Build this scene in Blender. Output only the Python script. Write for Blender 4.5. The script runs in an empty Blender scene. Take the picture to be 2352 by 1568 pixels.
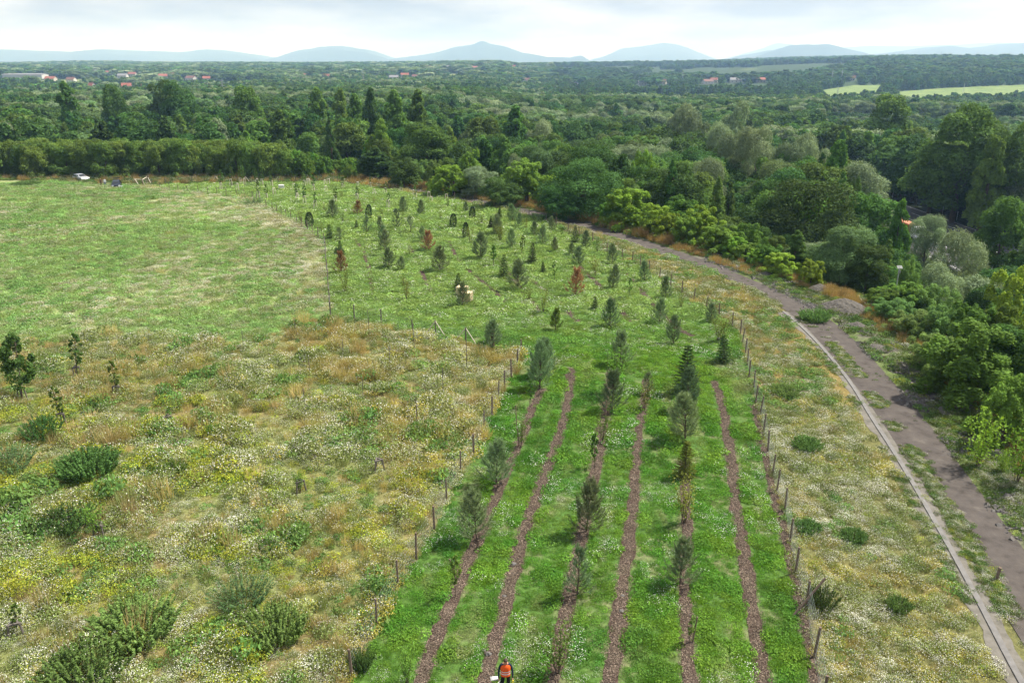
import bpy, bmesh, math, random
import numpy as np
from mathutils import Vector, Matrix

R = math.radians
rng = np.random.default_rng(7)
random.seed(7)
scene = bpy.context.scene
COL = scene.collection

# ------------------------------------------------------------------ camera
CAM_Z, PITCH, LENS = 24.0, R(19.4), 28.0
HAZE_D = 1.25e-4
cam_d = bpy.data.cameras.new('camera')
cam = bpy.data.objects.new('camera', cam_d); COL.objects.link(cam)
cam.location = (0, 0, CAM_Z); cam.rotation_euler = (math.pi/2 - PITCH, 0, 0)
cam_d.lens = LENS; cam_d.sensor_width = 36; cam_d.clip_start = 0.5; cam_d.clip_end = 60000
scene.camera = cam

# ------------------------------------------------------------------ light
SUN_EL, SUN_AZ = R(55), R(68)        # azimuth measured clockwise from +Y (the view direction)
sun_dir = Vector((math.sin(SUN_AZ)*math.cos(SUN_EL), math.cos(SUN_AZ)*math.cos(SUN_EL), math.sin(SUN_EL)))
sl = bpy.data.lights.new('sun', 'SUN'); sl.energy = 5.0; sl.angle = R(3.0); sl.color = (1.0, 0.95, 0.86)
so = bpy.data.objects.new('sun', sl); COL.objects.link(so)
so.rotation_euler = (-sun_dir).to_track_quat('-Z', 'Y').to_euler(); so.location = (200, 100, 300)

world = bpy.data.worlds.new('World'); scene.world = world; world.use_nodes = True
nt = world.node_tree; nt.nodes.clear()
def N(nt, t, **kw):
    n = nt.nodes.new(t)
    for k, v in kw.items():
        if k == 'inp':
            for kk, vv in v.items(): n.inputs[kk].default_value = vv
        else: setattr(n, k, v)
    return n
out = N(nt, 'ShaderNodeOutputWorld'); bg = N(nt, 'ShaderNodeBackground', inp={'Strength': 0.085})
sky = N(nt, 'ShaderNodeTexSky', sky_type='NISHITA', sun_disc=False, sun_elevation=SUN_EL, sun_rotation=SUN_AZ)
sky.dust_density = 2.0; sky.altitude = 200
tc = N(nt, 'ShaderNodeTexCoord')
mp = N(nt, 'ShaderNodeMapping'); mp.inputs['Scale'].default_value = (3.0, 3.0, 13.0); mp.inputs['Location'].default_value = (1.3, 0.4, 0.2)
n1 = N(nt, 'ShaderNodeTexNoise', inp={'Scale': 1.6, 'Detail': 7.0, 'Roughness': 0.52})
cr = N(nt, 'ShaderNodeValToRGB'); cr.color_ramp.elements[0].position = 0.36; cr.color_ramp.elements[1].position = 0.66
cr.color_ramp.elements[0].color = (3.3, 3.5, 4.2, 1); cr.color_ramp.elements[1].color = (7.6, 7.6, 7.7, 1)
mx = N(nt, 'ShaderNodeMix', data_type='RGBA'); mx.inputs['Factor'].default_value = 0.86
nt.links.new(tc.outputs['Generated'], mp.inputs['Vector']); nt.links.new(mp.outputs['Vector'], n1.inputs['Vector'])
nt.links.new(n1.outputs['Fac'], cr.inputs['Fac'])
nt.links.new(sky.outputs['Color'], mx.inputs[6]); nt.links.new(cr.outputs['Color'], mx.inputs[7])
nt.links.new(mx.outputs[2], bg.inputs['Color']); nt.links.new(bg.outputs['Background'], out.inputs['Surface'])

vs = scene.view_settings
vs.view_transform = 'Standard'; vs.look = 'None'; vs.exposure = 0.80; vs.gamma = 1.0; vs.use_curve_mapping = False
cy = scene.cycles
cy.max_bounces = 5; cy.diffuse_bounces = 3; cy.glossy_bounces = 2; cy.transmission_bounces = 4; cy.transparent_max_bounces = 4
cy.volume_bounces = 1; cy.use_denoising = True; cy.sample_clamp_indirect = 4.0
try: cy.denoiser = 'OPENIMAGEDENOISE'; cy.denoising_input_passes = 'RGB_ALBEDO_NORMAL'; cy.denoising_prefilter = 'ACCURATE'
except Exception: pass

# ------------------------------------------------------------------ picture <-> place
F = LENS/36*2352; CU, CV = 1176.0, 784.0
def sstep(a, b, x):
    t = np.clip((np.asarray(x, float)-a)/(b-a), 0, 1); return t*t*(3-2*t)
def h0(y): return -3.0*sstep(110, 215, y)
def ray(u, v):
    dx = (np.asarray(u, float)-CU)/F; dy = (np.asarray(v, float)-CV)/F
    return np.stack([dx, math.cos(PITCH)-dy*math.sin(PITCH), -math.sin(PITCH)-dy*math.cos(PITCH)], -1)
def G(u, v):
    """ground point (x, y, z) seen at display pixel u, v, on the planted side of the track"""
    d = ray(u, v); z = 0.0
    for _ in range(8):
        t = (z-CAM_Z)/d[..., 2]; z = h0(t*d[..., 1])
    t = (z-CAM_Z)/d[..., 2]
    return np.stack([t*d[..., 0], t*d[..., 1], np.broadcast_to(z, t.shape)], -1)
def GP(pts):
    p = np.array(pts, float); return G(p[:, 0], p[:, 1])
def proj(p):
    p = np.atleast_2d(np.asarray(p, float)); x = p[:, 0]; y = p[:, 1]; z = p[:, 2]-CAM_Z
    dep = y*math.cos(PITCH)-z*math.sin(PITCH); up = y*math.sin(PITCH)+z*math.cos(PITCH)
    return np.stack([CU+F*x/dep, CV-F*up/dep, dep], -1)
def at_dist(u, v, d):
    """point on the ray through u, v whose forward distance is d"""
    r = ray(u, v); return np.array([r[0]/r[1]*d, d, CAM_Z+r[2]/r[1]*d])

def seg_dist(px, py, line):
    """distance to a polyline and side (positive on its right)"""
    best = np.full(px.shape, 1e9); side = np.zeros(px.shape)
    for (ax, ay), (bx, by) in zip(line[:-1], line[1:]):
        dx, dy = bx-ax, by-ay; L2 = dx*dx+dy*dy
        t = np.clip(((px-ax)*dx+(py-ay)*dy)/L2, 0, 1)
        qx, qy = px-(ax+t*dx), py-(ay+t*dy); d = np.hypot(qx, qy)
        m = d < best; best = np.where(m, d, best); side = np.where(m, np.sign(qx*dy-qy*dx), side)
    return best, side
def inpoly(px, py, poly):
    c = np.zeros(px.shape, bool); n = len(poly)
    for i in range(n):
        x1, y1 = poly[i][:2]; x2, y2 = poly[(i+1) % n][:2]
        if y1 == y2: continue
        m = ((y1 > py) != (y2 > py)) & (px < (x2-x1)*(py-y1)/(y2-y1)+x1); c ^= m
    return c
def densify(p, step):
    p = np.asarray(p, float); o = [p[0]]
    for a, b in zip(p[:-1], p[1:]):
        k = max(1, int(np.linalg.norm(b-a)/step))
        for i in range(1, k+1): o.append(a+(b-a)*i/k)
    return np.array(o)
def smooth_line(p, it=3):
    p = np.asarray(p, float)
    for _ in range(it):
        q = [p[0]]
        for a, b in zip(p[:-1], p[1:]): q += [a*.75+b*.25, a*.25+b*.75]
        q.append(p[-1]); p = np.array(q)
    return p
# value noise in the plane
_perm = rng.random((256, 256))
def vnoise(x, y):
    xi = np.floor(x).astype(int); yi = np.floor(y).astype(int); fx = x-xi; fy = y-yi
    fx = fx*fx*(3-2*fx); fy = fy*fy*(3-2*fy)
    a = _perm[xi & 255, yi & 255]; b = _perm[(xi+1) & 255, yi & 255]; c = _perm[xi & 255, (yi+1) & 255]; d = _perm[(xi+1) & 255, (yi+1) & 255]
    return (a*(1-fx)+b*fx)*(1-fy)+(c*(1-fx)+d*fx)*fy
def fbm(x, y, s, o=4, seed=0):
    x = np.asarray(x, float)/s+seed*17.3; y = np.asarray(y, float)/s+seed*9.1
    r = 0; a = .5; t = 0
    for _ in range(o): r = r+a*vnoise(x, y); t += a; a *= .5; x = x*2.03+5.7; y = y*2.03+1.3
    return r/t

# the track and the ground's shape
TRACK_PX = [(2560, 1680), (2450, 1520), (2335, 1345), (2215, 1185), (2130, 1075), (2055, 975), (1960, 852), (1880, 757), (1800, 694), (1720, 648), (1620, 606), (1540, 579), (1450, 551), (1350, 522), (1250, 498), (1150, 475), (1050, 456), (950, 438), (860, 424), (790, 415)]
TRACK = smooth_line(GP(TRACK_PX)[:, :2], 2)
_e = TRACK[-1]
TRACK_EXT = np.vstack([np.array([[TRACK[0][0]+22, TRACK[0][1]-60]]), TRACK, np.array([[_e[0]-22, _e[1]+3], [-90, 192], [-150, 190], [-400, 192]])])
def track_s(x, y):
    d, s = seg_dist(np.asarray(x, float), np.asarray(y, float), TRACK_EXT); return d*s     # positive beyond the track
def height(x, y):
    x = np.asarray(x, float); y = np.asarray(y, float)
    s = track_s(x, y)
    amp = 3+9*sstep(-60, 45, x)
    z = h0(y)-amp*sstep(6.5, 34, s)-4*sstep(230, 420, y)
    r = np.hypot(x, y)
    rel = x/np.maximum(r, 1)
    z = z-6*sstep(600, 1000, r)+11*sstep(1200, 2900, r)+10*sstep(2300, 3600, r)+8*sstep(1500, 2600, r)*sstep(-.2, .1, rel)+26*sstep(1050, 2100, r)*sstep(.08, .5, rel)
    z = z+(fbm(x, y, 900, 3, 5)-.5)*(14*sstep(900, 2500, r)+26*sstep(2000, 3800, r))
    dh = np.abs((x-107.53)*.99964+(y-210.76)*.02684)
    dh = np.maximum(dh-(((x-107.53)*.99964+(y-210.76)*.02684) < 0)*13, 0)
    z = z+(-15.06-z)*(1-sstep(11, 22, dh))*(1-sstep(330, 420, y))*sstep(20, 60, y)
    z = z+(fbm(x, y, 3.0, 3, 8)-.5)*.9*sstep(2.4, 4.5, s)*(1-sstep(300, 600, r))*sstep(9, 14, dh)
    return z

# ------------------------------------------------------------------ materials
MATS = {}
def new_mat(name):
    m = bpy.data.materials.new(name); m.use_nodes = True; m.node_tree.nodes.clear(); MATS[name] = m
    return m, m.node_tree
def plain(name, col, rough=.7, metal=0.0, noise=0.0, scale=6.0, spec=.3, bump=0.0):
    m, t = new_mat(name); o = N(t, 'ShaderNodeOutputMaterial'); b = N(t, 'ShaderNodeBsdfPrincipled')
    b.inputs['Roughness'].default_value = rough; b.inputs['Metallic'].default_value = metal; b.inputs['Specular IOR Level'].default_value = spec
    if noise > 0:
        c = N(t, 'ShaderNodeTexCoord'); n = N(t, 'ShaderNodeTexNoise', inp={'Scale': scale, 'Detail': 6.0, 'Roughness': .6})
        r = N(t, 'ShaderNodeValToRGB'); r.color_ramp.elements[0].position = .3; r.color_ramp.elements[1].position = .72
        r.color_ramp.elements[0].color = (*[x*(1-noise) for x in col], 1); r.color_ramp.elements[1].color = (*[min(1, x*(1+noise)) for x in col], 1)
        t.links.new(c.outputs['Object'], n.inputs['Vector']); t.links.new(n.outputs['Fac'], r.inputs['Fac']); t.links.new(r.outputs['Color'], b.inputs['Base Color'])
        if bump > 0:
            bp = N(t, 'ShaderNodeBump', inp={'Strength': bump, 'Distance': .05}); t.links.new(n.outputs['Fac'], bp.inputs['Height']); t.links.new(bp.outputs['Normal'], b.inputs['Normal'])
    else: b.inputs['Base Color'].default_value = (*col, 1)
    t.links.new(b.outputs['BSDF'], o.inputs['Surface']); return m
def leafmat(name, col, transl=.35, hue=.03, val=.3, attr_tint=False, rough=.55):
    """leaf: face attribute v varies each leaf, the object's own random varies each plant"""
    m, t = new_mat(name); o = N(t, 'ShaderNodeOutputMaterial')
    v = N(t, 'ShaderNodeAttribute', attribute_name='v'); oi = N(t, 'ShaderNodeObjectInfo')
    hs = N(t, 'ShaderNodeHueSaturation')
    if attr_tint:
        a = N(t, 'ShaderNodeAttribute', attribute_name='tint', attribute_type='INSTANCER'); t.links.new(a.outputs['Color'], hs.inputs['Color'])
    else: hs.inputs['Color'].default_value = (*col, 1)
    mr = N(t, 'ShaderNodeMapRange', inp={'To Min': .5-hue, 'To Max': .5+hue}); t.links.new(oi.outputs['Random'], mr.inputs['Value']); t.links.new(mr.outputs[0], hs.inputs['Hue'])
    m2 = N(t, 'ShaderNodeMath', operation='MULTIPLY', inp={1: 7.31}); t.links.new(oi.outputs['Random'], m2.inputs[0])
    m3 = N(t, 'ShaderNodeMath', operation='FRACT'); t.links.new(m2.outputs[0], m3.inputs[0])
    m4 = N(t, 'ShaderNodeMapRange', inp={'To Min': 1-val, 'To Max': 1+val}); t.links.new(m3.outputs[0], m4.inputs['Value'])
    m5 = N(t, 'ShaderNodeMath', operation='MULTIPLY'); t.links.new(m4.outputs[0], m5.inputs[0]); t.links.new(v.outputs['Fac'], m5.inputs[1]); t.links.new(m5.outputs[0], hs.inputs['Value'])
    b = N(t, 'ShaderNodeBsdfPrincipled'); b.inputs['Roughness'].default_value = .7; b.inputs['Specular IOR Level'].default_value = .07
    tr = N(t, 'ShaderNodeBsdfTranslucent'); ms = N(t, 'ShaderNodeMixShader', inp={'Fac': transl})
    t.links.new(hs.outputs['Color'], b.inputs['Base Color'])
    tc_ = N(t, 'ShaderNodeMix', data_type='RGBA', blend_type='MULTIPLY'); tc_.inputs['Factor'].default_value = 1.0; tc_.inputs[7].default_value = (1.15, 1.1, .55, 1)
    t.links.new(hs.outputs['Color'], tc_.inputs[6]); t.links.new(tc_.outputs[2], tr.inputs['Color'])
    t.links.new(b.outputs['BSDF'], ms.inputs[1]); t.links.new(tr.outputs['BSDF'], ms.inputs[2]); t.links.new(ms.outputs['Shader'], o.inputs['Surface'])
    return m
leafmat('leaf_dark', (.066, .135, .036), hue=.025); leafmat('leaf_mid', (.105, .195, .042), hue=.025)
leafmat('leaf_bright', (.14, .255, .042), hue=.02); leafmat('leaf_yellow', (.225, .36, .045), hue=.02, val=.2)
leafmat('leaf_silver', (.215, .285, .155), transl=.25, hue=.015, val=.2); leafmat('leaf_olive', (.14, .22, .048), hue=.015, val=.2)
leafmat('needle_pine', (.19, .265, .13), transl=.15, val=.25); leafmat('needle_spruce', (.045, .085, .028), transl=.15, hue=.015)
leafmat('needle_tip', (.16, .19, .035), transl=.2); leafmat('needle_dead', (.36, .195, .105), transl=.15, hue=.01); leafmat('needle_dark', (.022, .042, .02), transl=.1, hue=.01)
leafmat('leaf_sapling', (.17, .22, .05), hue=.03); leafmat('leaf_shrub', (.15, .255, .07), hue=.02, val=.15); leafmat('leaf_grey', (.135, .215, .085), hue=.02)
leafmat('meadow_leaf', (1, 1, 1), attr_tint=True, transl=.3, hue=.012, val=.22)
leafmat('petal', (.78, .78, .72), transl=.25, hue=0, val=.08); leafmat('petal_yellow', (.52, .52, .06), transl=.25, hue=.01, val=.1)
leafmat('chip', (.135, .105, .08), transl=0, hue=.02, val=.35, rough=.8)
plain('bark', (.10, .075, .055), .9, noise=.4, scale=8, bump=.5); plain('bark_pale', (.22, .19, .15), .9, noise=.35, scale=5)
plain('post_wood', (.17, .125, .095), .9, noise=.35, scale=7, bump=.3); plain('post_new', (.60, .54, .44), .85, noise=.2, scale=7); plain('post_grey', (.13, .115, .10), .9, noise=.3, scale=7)
plain('wire', (.30, .34, .32), .5, .4)
plain('white_plastic', (.78, .78, .74), .4); plain('cream_plastic', (.72, .58, .33), .4, noise=.05, scale=3); plain('milk_plastic', (.72, .73, .68), .4)
plain('steel', (.45, .45, .45), .4, .8); plain('pallet', (.13, .07, .045), .85, noise=.3)
plain('orange_cloth', (.85, .11, .012), .75); plain('reflective', (.72, .70, .72), .35); plain('navy_cloth', (.012, .02, .045), .85); plain('black_cloth', (.012, .013, .016), .85)
plain('skin', (.52, .27, .18), .6); plain('hair', (.045, .028, .018), .7); plain('white_cloth', (.65, .66, .68), .8); plain('jeans', (.06, .10, .2), .85); plain('brown_cloth', (.10, .055, .035), .85); plain('yellow_paint', (.75, .65, .06), .5)
plain('silver_paint', (.60, .62, .65), .3, .35, spec=.5); plain('dark_paint', (.012, .016, .03), .2, .3, spec=.6); plain('glass_dark', (.02, .025, .03), .06, 0, spec=.8); plain('tyre', (.015, .015, .015), .85); plain('lamp_glass', (.7, .72, .75), .1)
plain('red_paint', (.25, .02, .02), .5, noise=.2, scale=2); plain('rust_load', (.45, .19, .11), .9, noise=.3); plain('white_paint', (.75, .76, .78), .4)
plain('roof_red', (.26, .09, .06), .8, noise=.2, scale=.5); plain('roof_brown', (.17, .085, .065), .8, noise=.2, scale=.5); plain('roof_grey', (.2, .2, .21), .8); plain('wall_cream', (.42, .39, .33), .85, noise=.08, scale=.3); plain('wall_white', (.52, .51, .49), .85); plain('blue_sheet', (.12, .30, .55), .5)
plain('asphalt', (.062, .061, .065), .9, noise=.15, scale=.7); plain('paint_mark', (.75, .75, .75), .7); plain('concrete', (.17, .164, .157), .9, noise=.18, scale=3.0, bump=.2)
plain('gravel_grey', (.14, .13, .12), .95, noise=.4, scale=5, bump=.8); plain('grey_board', (.26, .27, .26), .8); plain('galvanised', (.42, .44, .45), .45, .6)
plain('mountain_forest', (.028, .045, .034), .95, noise=.3, scale=.004)

# ------------------------------------------------------------------ mesh helpers
def mesh_polys(name, V, sizes, mats=None, midx=None, v=None, smooth=False):
    """V: all corners in order, one vertex per corner; sizes: corners per face"""
    me = bpy.data.meshes.new(name); V = np.ascontiguousarray(V, np.float32).reshape(-1, 3); n = len(V); nf = len(sizes)
    me.vertices.add(n); me.vertices.foreach_set('co', V.ravel()); me.loops.add(n); me.loops.foreach_set('vertex_index', np.arange(n, dtype=np.int32))
    st = np.concatenate([[0], np.cumsum(sizes)[:-1]]).astype(np.int32)
    me.polygons.add(nf); me.polygons.foreach_set('loop_start', st)
    for m in mats or []: me.materials.append(MATS[m])
    if midx is not None: me.polygons.foreach_set('material_index', np.asarray(midx, np.int32))
    if v is not None:
        a = me.attributes.new('v', 'FLOAT', 'FACE'); a.data.foreach_set('value', np.asarray(v, np.float32))
    me.update(); return me
def mesh_quads(name, Q, mats, midx=None, v=None):
    return mesh_polys(name, Q, np.full(len(Q), 4), mats, midx, v)
def mesh_grid(name, P, mat, uvclosed=False, smooth=True):
    """P: (a, b, 3) grid of points"""
    a, b = P.shape[:2]; idx = np.arange(a*b).reshape(a, b)
    f = np.stack([idx[:-1, :-1], idx[1:, :-1], idx[1:, 1:], idx[:-1, 1:]], -1).reshape(-1, 4)
    me = bpy.data.meshes.new(name); me.vertices.add(a*b); me.vertices.foreach_set('co', np.ascontiguousarray(P, np.float32).ravel())
    me.loops.add(f.size); me.loops.foreach_set('vertex_index', f.ravel().astype(np.int32)); me.polygons.add(len(f)); me.polygons.foreach_set('loop_start', np.arange(len(f), dtype=np.int32)*4)
    me.materials.append(MATS[mat]); me.polygons.foreach_set('use_smooth', np.full(len(f), smooth)); me.update(); return me
class MB:
    """collects boxes, tubes and prisms for one mesh"""
    def __init__(s): s.V = []; s.F = []; s.M = []; s.mats = []
    def mi(s, m):
        if m not in s.mats: s.mats.append(m)
        return s.mats.index(m)
    def poly(s, vs, fs, m):
        o = len(s.V); s.V += [tuple(v) for v in vs]; k = s.mi(m)
        for f in fs: s.F.append([i+o for i in f]); s.M.append(k)
    def box(s, c, d, m, rz=0, taper=1.0, bev=0.0):
        x, y, z = d[0]/2, d[1]/2, d[2]/2; vs = []
        for sz, k in ((-z, 1), (z, taper)):
            for a, b in ((-x, -y), (x, -y), (x, y), (-x, y)):
                a *= k; b *= k; vs.append((c[0]+a*math.cos(rz)-b*math.sin(rz), c[1]+a*math.sin(rz)+b*math.cos(rz), c[2]+sz))
        s.poly(vs, [(3, 2, 1, 0), (4, 5, 6, 7), (0, 1, 5, 4), (1, 2, 6, 5), (2, 3, 7, 6), (3, 0, 4, 7)], m)
    def tube(s, pts, rad, m, n=6, cap=True):
        pts = [Vector(p) for p in pts]; rad = rad if hasattr(rad, '__len__') else [rad]*len(pts); vs = []; fs = []
        for i, p in enumerate(pts):
            d = (pts[min(i+1, len(pts)-1)]-pts[max(i-1, 0)]).normalized(); a = d.orthogonal().normalized(); b = d.cross(a)
            if i and False: pass
            for k in range(n):
                t = 2*math.pi*k/n; vs.append(p+(a*math.cos(t)+b*math.sin(t))*rad[i])
        for i in range(len(pts)-1):
            for k in range(n):
                k2 = (k+1) % n; fs.append((i*n+k, i*n+k2, (i+1)*n+k2, (i+1)*n+k))
        if cap: fs.append(tuple(range(n-1, -1, -1))); fs.append(tuple((len(pts)-1)*n+k for k in range(n)))
        s.poly(vs, fs, m)
    def mesh(s, name, smooth=False, bev=0):
        me = bpy.data.meshes.new(name); me.from_pydata(s.V, [], s.F)
        for m in s.mats: me.materials.append(MATS[m])
        me.polygons.foreach_set('material_index', s.M)
        if smooth: me.polygons.foreach_set('use_smooth', [True]*len(s.F))
        me.update(); return me
    def obj(s, name, parent=None, smooth=False, bev=0.0):
        o = add(name, s.mesh(name, smooth), parent)
        if bev:
            b = o.modifiers.new('edge', 'BEVEL'); b.width = bev; b.segments = 2; b.limit_method = 'ANGLE'
        return o
def add(name, me, parent=None, loc=None, rz=None):
    o = bpy.data.objects.new(name, me); COL.objects.link(o)
    if parent: o.parent = parent
    if loc is not None: o.location = loc
    if rz is not None: o.rotation_euler = (0, 0, rz)
    return o
def tag(o, label=None, cat=None, group=None, kind=None):
    if label: o['label'] = label
    if cat: o['category'] = cat
    if group: o['group'] = group
    if kind: o['kind'] = kind
    return o
def thing(name, loc=(0, 0, 0), rz=0, label=None, cat=None, group=None, scale=None):
    o = bpy.data.objects.new(name, None); COL.objects.link(o); o.location = loc; o.rotation_euler = (0, 0, rz); o.empty_display_size = .3
    if scale is not None: o.scale = scale
    return tag(o, label, cat, group)
ORD = 'first second third fourth fifth sixth seventh eighth ninth tenth eleventh twelfth thirteenth fourteenth fifteenth sixteenth seventeenth eighteenth nineteenth twentieth'.split()
def ordinal(i):
    if i < 20: return ORD[i]
    tens = {2: 'twenty', 3: 'thirty', 4: 'forty', 5: 'fifty', 6: 'sixty', 7: 'seventy', 8: 'eighty', 9: 'ninety'}; i += 1
    t, u = divmod(i, 10)
    return (tens[t]+('-'+ORD[u-1] if u else 'th')).replace('tyth', 'tieth')
PENDING = []          # (object, phrase, place, u) : labels are settled once every plant stands
def later(o, phrase, place, u): PENDING.append((o, phrase, place, u))
def settle():
    g = {}
    for o, ph, pl, u in PENDING: g.setdefault((ph, pl), []).append((u, o))
    for (ph, pl), l in g.items():
        l.sort(key=lambda t: t[0])
        for i, (u, o) in enumerate(l):
            if len(l) == 1: o['label'] = f'{ph} {pl}'
            elif i == 0: o['label'] = f'{ph} {pl}, leftmost there'
            elif i == len(l)-1: o['label'] = f'{ph} {pl}, rightmost there'
            else: o['label'] = f'{ph} {pl}, {ordinal(i)} from left'

def scatter(name, P, rot, scl, idx, tint, protos, kind='stuff', label=None):
    """one object of countless plants: points that carry a small mesh each"""
    n = len(P); me = bpy.data.meshes.new(name); me.vertices.add(n); me.vertices.foreach_set('co', np.ascontiguousarray(P, np.float32).ravel())
    for nm, ty, fld, arr in (('rot', 'FLOAT_VECTOR', 'vector', rot), ('scl', 'FLOAT_VECTOR', 'vector', scl), ('tint', 'FLOAT_COLOR', 'color', tint)):
        a = me.attributes.new(nm, ty, 'POINT'); a.data.foreach_set(fld, np.ascontiguousarray(arr, np.float32).ravel())
    a = me.attributes.new('idx', 'INT', 'POINT'); a.data.foreach_set('value', np.asarray(idx, np.int32))
    col = bpy.data.collections.new(name+'_kinds')
    for i, m in enumerate(protos):
        o = bpy.data.objects.new(f'{name}_{i:02d}', m); col.objects.link(o)
    ng = bpy.data.node_groups.new(name, 'GeometryNodeTree')
    ng.interface.new_socket('Geometry', in_out='INPUT', socket_type='NodeSocketGeometry'); ng.interface.new_socket('Geometry', in_out='OUTPUT', socket_type='NodeSocketGeometry')
    gi = ng.nodes.new('NodeGroupInput'); go = ng.nodes.new('NodeGroupOutput'); ip = ng.nodes.new('GeometryNodeInstanceOnPoints'); ci = ng.nodes.new('GeometryNodeCollectionInfo')
    ci.inputs[0].default_value = col; ci.inputs[1].default_value = True; ci.inputs[2].default_value = True
    def na(nm, ty):
        q = ng.nodes.new('GeometryNodeInputNamedAttribute'); q.data_type = ty; q.inputs[0].default_value = nm; return q.outputs[0]
    er = ng.nodes.new('FunctionNodeEulerToRotation'); L = ng.links.new
    L(na('rot', 'FLOAT_VECTOR'), er.inputs[0]); L(er.outputs[0], ip.inputs['Rotation']); L(na('scl', 'FLOAT_VECTOR'), ip.inputs['Scale']); L(na('idx', 'INT'), ip.inputs['Instance Index'])
    ip.inputs['Pick Instance'].default_value = True
    L(gi.outputs[0], ip.inputs['Points']); L(ci.outputs[0], ip.inputs['Instance']); L(ip.outputs[0], go.inputs[0])
    o = add(name, me); md = o.modifiers.new('plants', 'NODES'); md.node_group = ng
    o['kind'] = kind
    if label: o['label'] = label
    return o
# ------------------------------------------------------------------ outlines read off the place
FENCE_L_PX = [(770, 1660), (809, 1556), (866, 1441), (915, 1347), (956, 1284), (998, 1216), (1026, 1150), (1058, 1086), (1088, 1045), (1112, 990), (1130, 955), (1145, 918), (1159, 890), (1175, 868), (1188, 841), (1197, 816)]
FENCE_X_PX = [(1133, 799), (1070, 787), (1001, 773), (948, 767), (876, 745), (814, 735), (760, 727)]
FENCE_B_PX = [(757, 697), (755, 672), (753, 648), (751, 625), (749, 602), (748, 580), (746, 562), (731, 547), (718, 538), (707, 531), (694, 522), (682, 515), (669, 507), (658, 501), (647, 495), (636, 490), (626, 485), (612, 477), (598, 468), (590, 463), (580, 458), (562, 454), (544, 451), (520, 451), (499, 448), (478, 446), (456, 443), (431, 442), (410, 441), (390, 436), (368, 434)]
FENCE_R_PX = [(1890, 1620), (1869, 1510), (1853, 1392), (1827, 1316), (1815, 1244), (1803, 1173), (1784, 1130), (1774, 1091), (1764, 1038), (1753, 994), (1746, 950), (1735, 927), (1731, 893), (1720, 868), (1717, 838), (1712, 813), (1705, 786), (1701, 768), (1682, 750), (1652, 728), (1621, 710), (1593, 692), (1566, 675), (1540, 659), (1515, 641), (1493, 626), (1471, 613), (1452, 602), (1429, 596), (1394, 582), (1362, 558), (1330, 545), (1304, 535), (1277, 522), (1255, 512), (1215, 500), (1175, 489), (1135, 480), (1090, 470), (1045, 462), (1000, 454), (955, 447), (910, 440), (870, 433)]
FL, FX, FB, FR = GP(FENCE_L_PX), GP(FENCE_X_PX), GP(FENCE_B_PX), GP(FENCE_R_PX)
BACK = GP([(780, 421), (700, 420), (600, 421), (500, 423), (420, 424), (350, 428)])
PLANT_POLY = np.vstack([FL, FX, FB, BACK[::-1], FR[::-1]])[:, :2]
EDGE = GP([(-900, 800), (-200, 800), (0, 796), (120, 785), (230, 772), (400, 776), (560, 786), (650, 760), (760, 727)])
NEAR_POLY = np.vstack([EDGE, FX[::-1], FL[::-1], GP([(640, 1900), (-1500, 1900)])])[:, :2]
GREEN_POLY = np.vstack([EDGE, FB, GP([(335, 428), (250, 424), (100, 417), (0, 414), (-300, 408), (-900, 405)])])[:, :2]
TRACK_L = [(2560, 1800), (2350, 1480), (2260, 1330), (2170, 1185), (2085, 1060), (2010, 945), (1930, 840), (1850, 748), (1790, 702), (1715, 660), (1610, 615), (1530, 588), (1440, 560), (1345, 530), (1245, 503), (1145, 480), (1045, 460), (945, 441), (858, 427)]
TRACK_R = [(2750, 1800), (2352, 1262), (2285, 1175), (2200, 1062), (2115, 950), (2050, 876), (1985, 803), (1920, 742), (1850, 700), (1745, 650), (1640, 606), (1560, 578), (1460, 545), (1355, 515), (1255, 491), (1155, 469), (1055, 452), (955, 435), (862, 421)]
TL, TR = smooth_line(GP(TRACK_L)[:, :2], 2), smooth_line(GP(TRACK_R)[:, :2], 2)
KERB = smooth_line(GP([(2440, 1725), (2335, 1545), (2260, 1400), (2190, 1270), (2110, 1130), (2050, 1030), (2000, 955), (1960, 885), (1900, 810), (1850, 757), (1800, 716)])[:, :2], 2)
STRIP_POLY = np.vstack([FR[:, :2], TL[::-1]])
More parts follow.
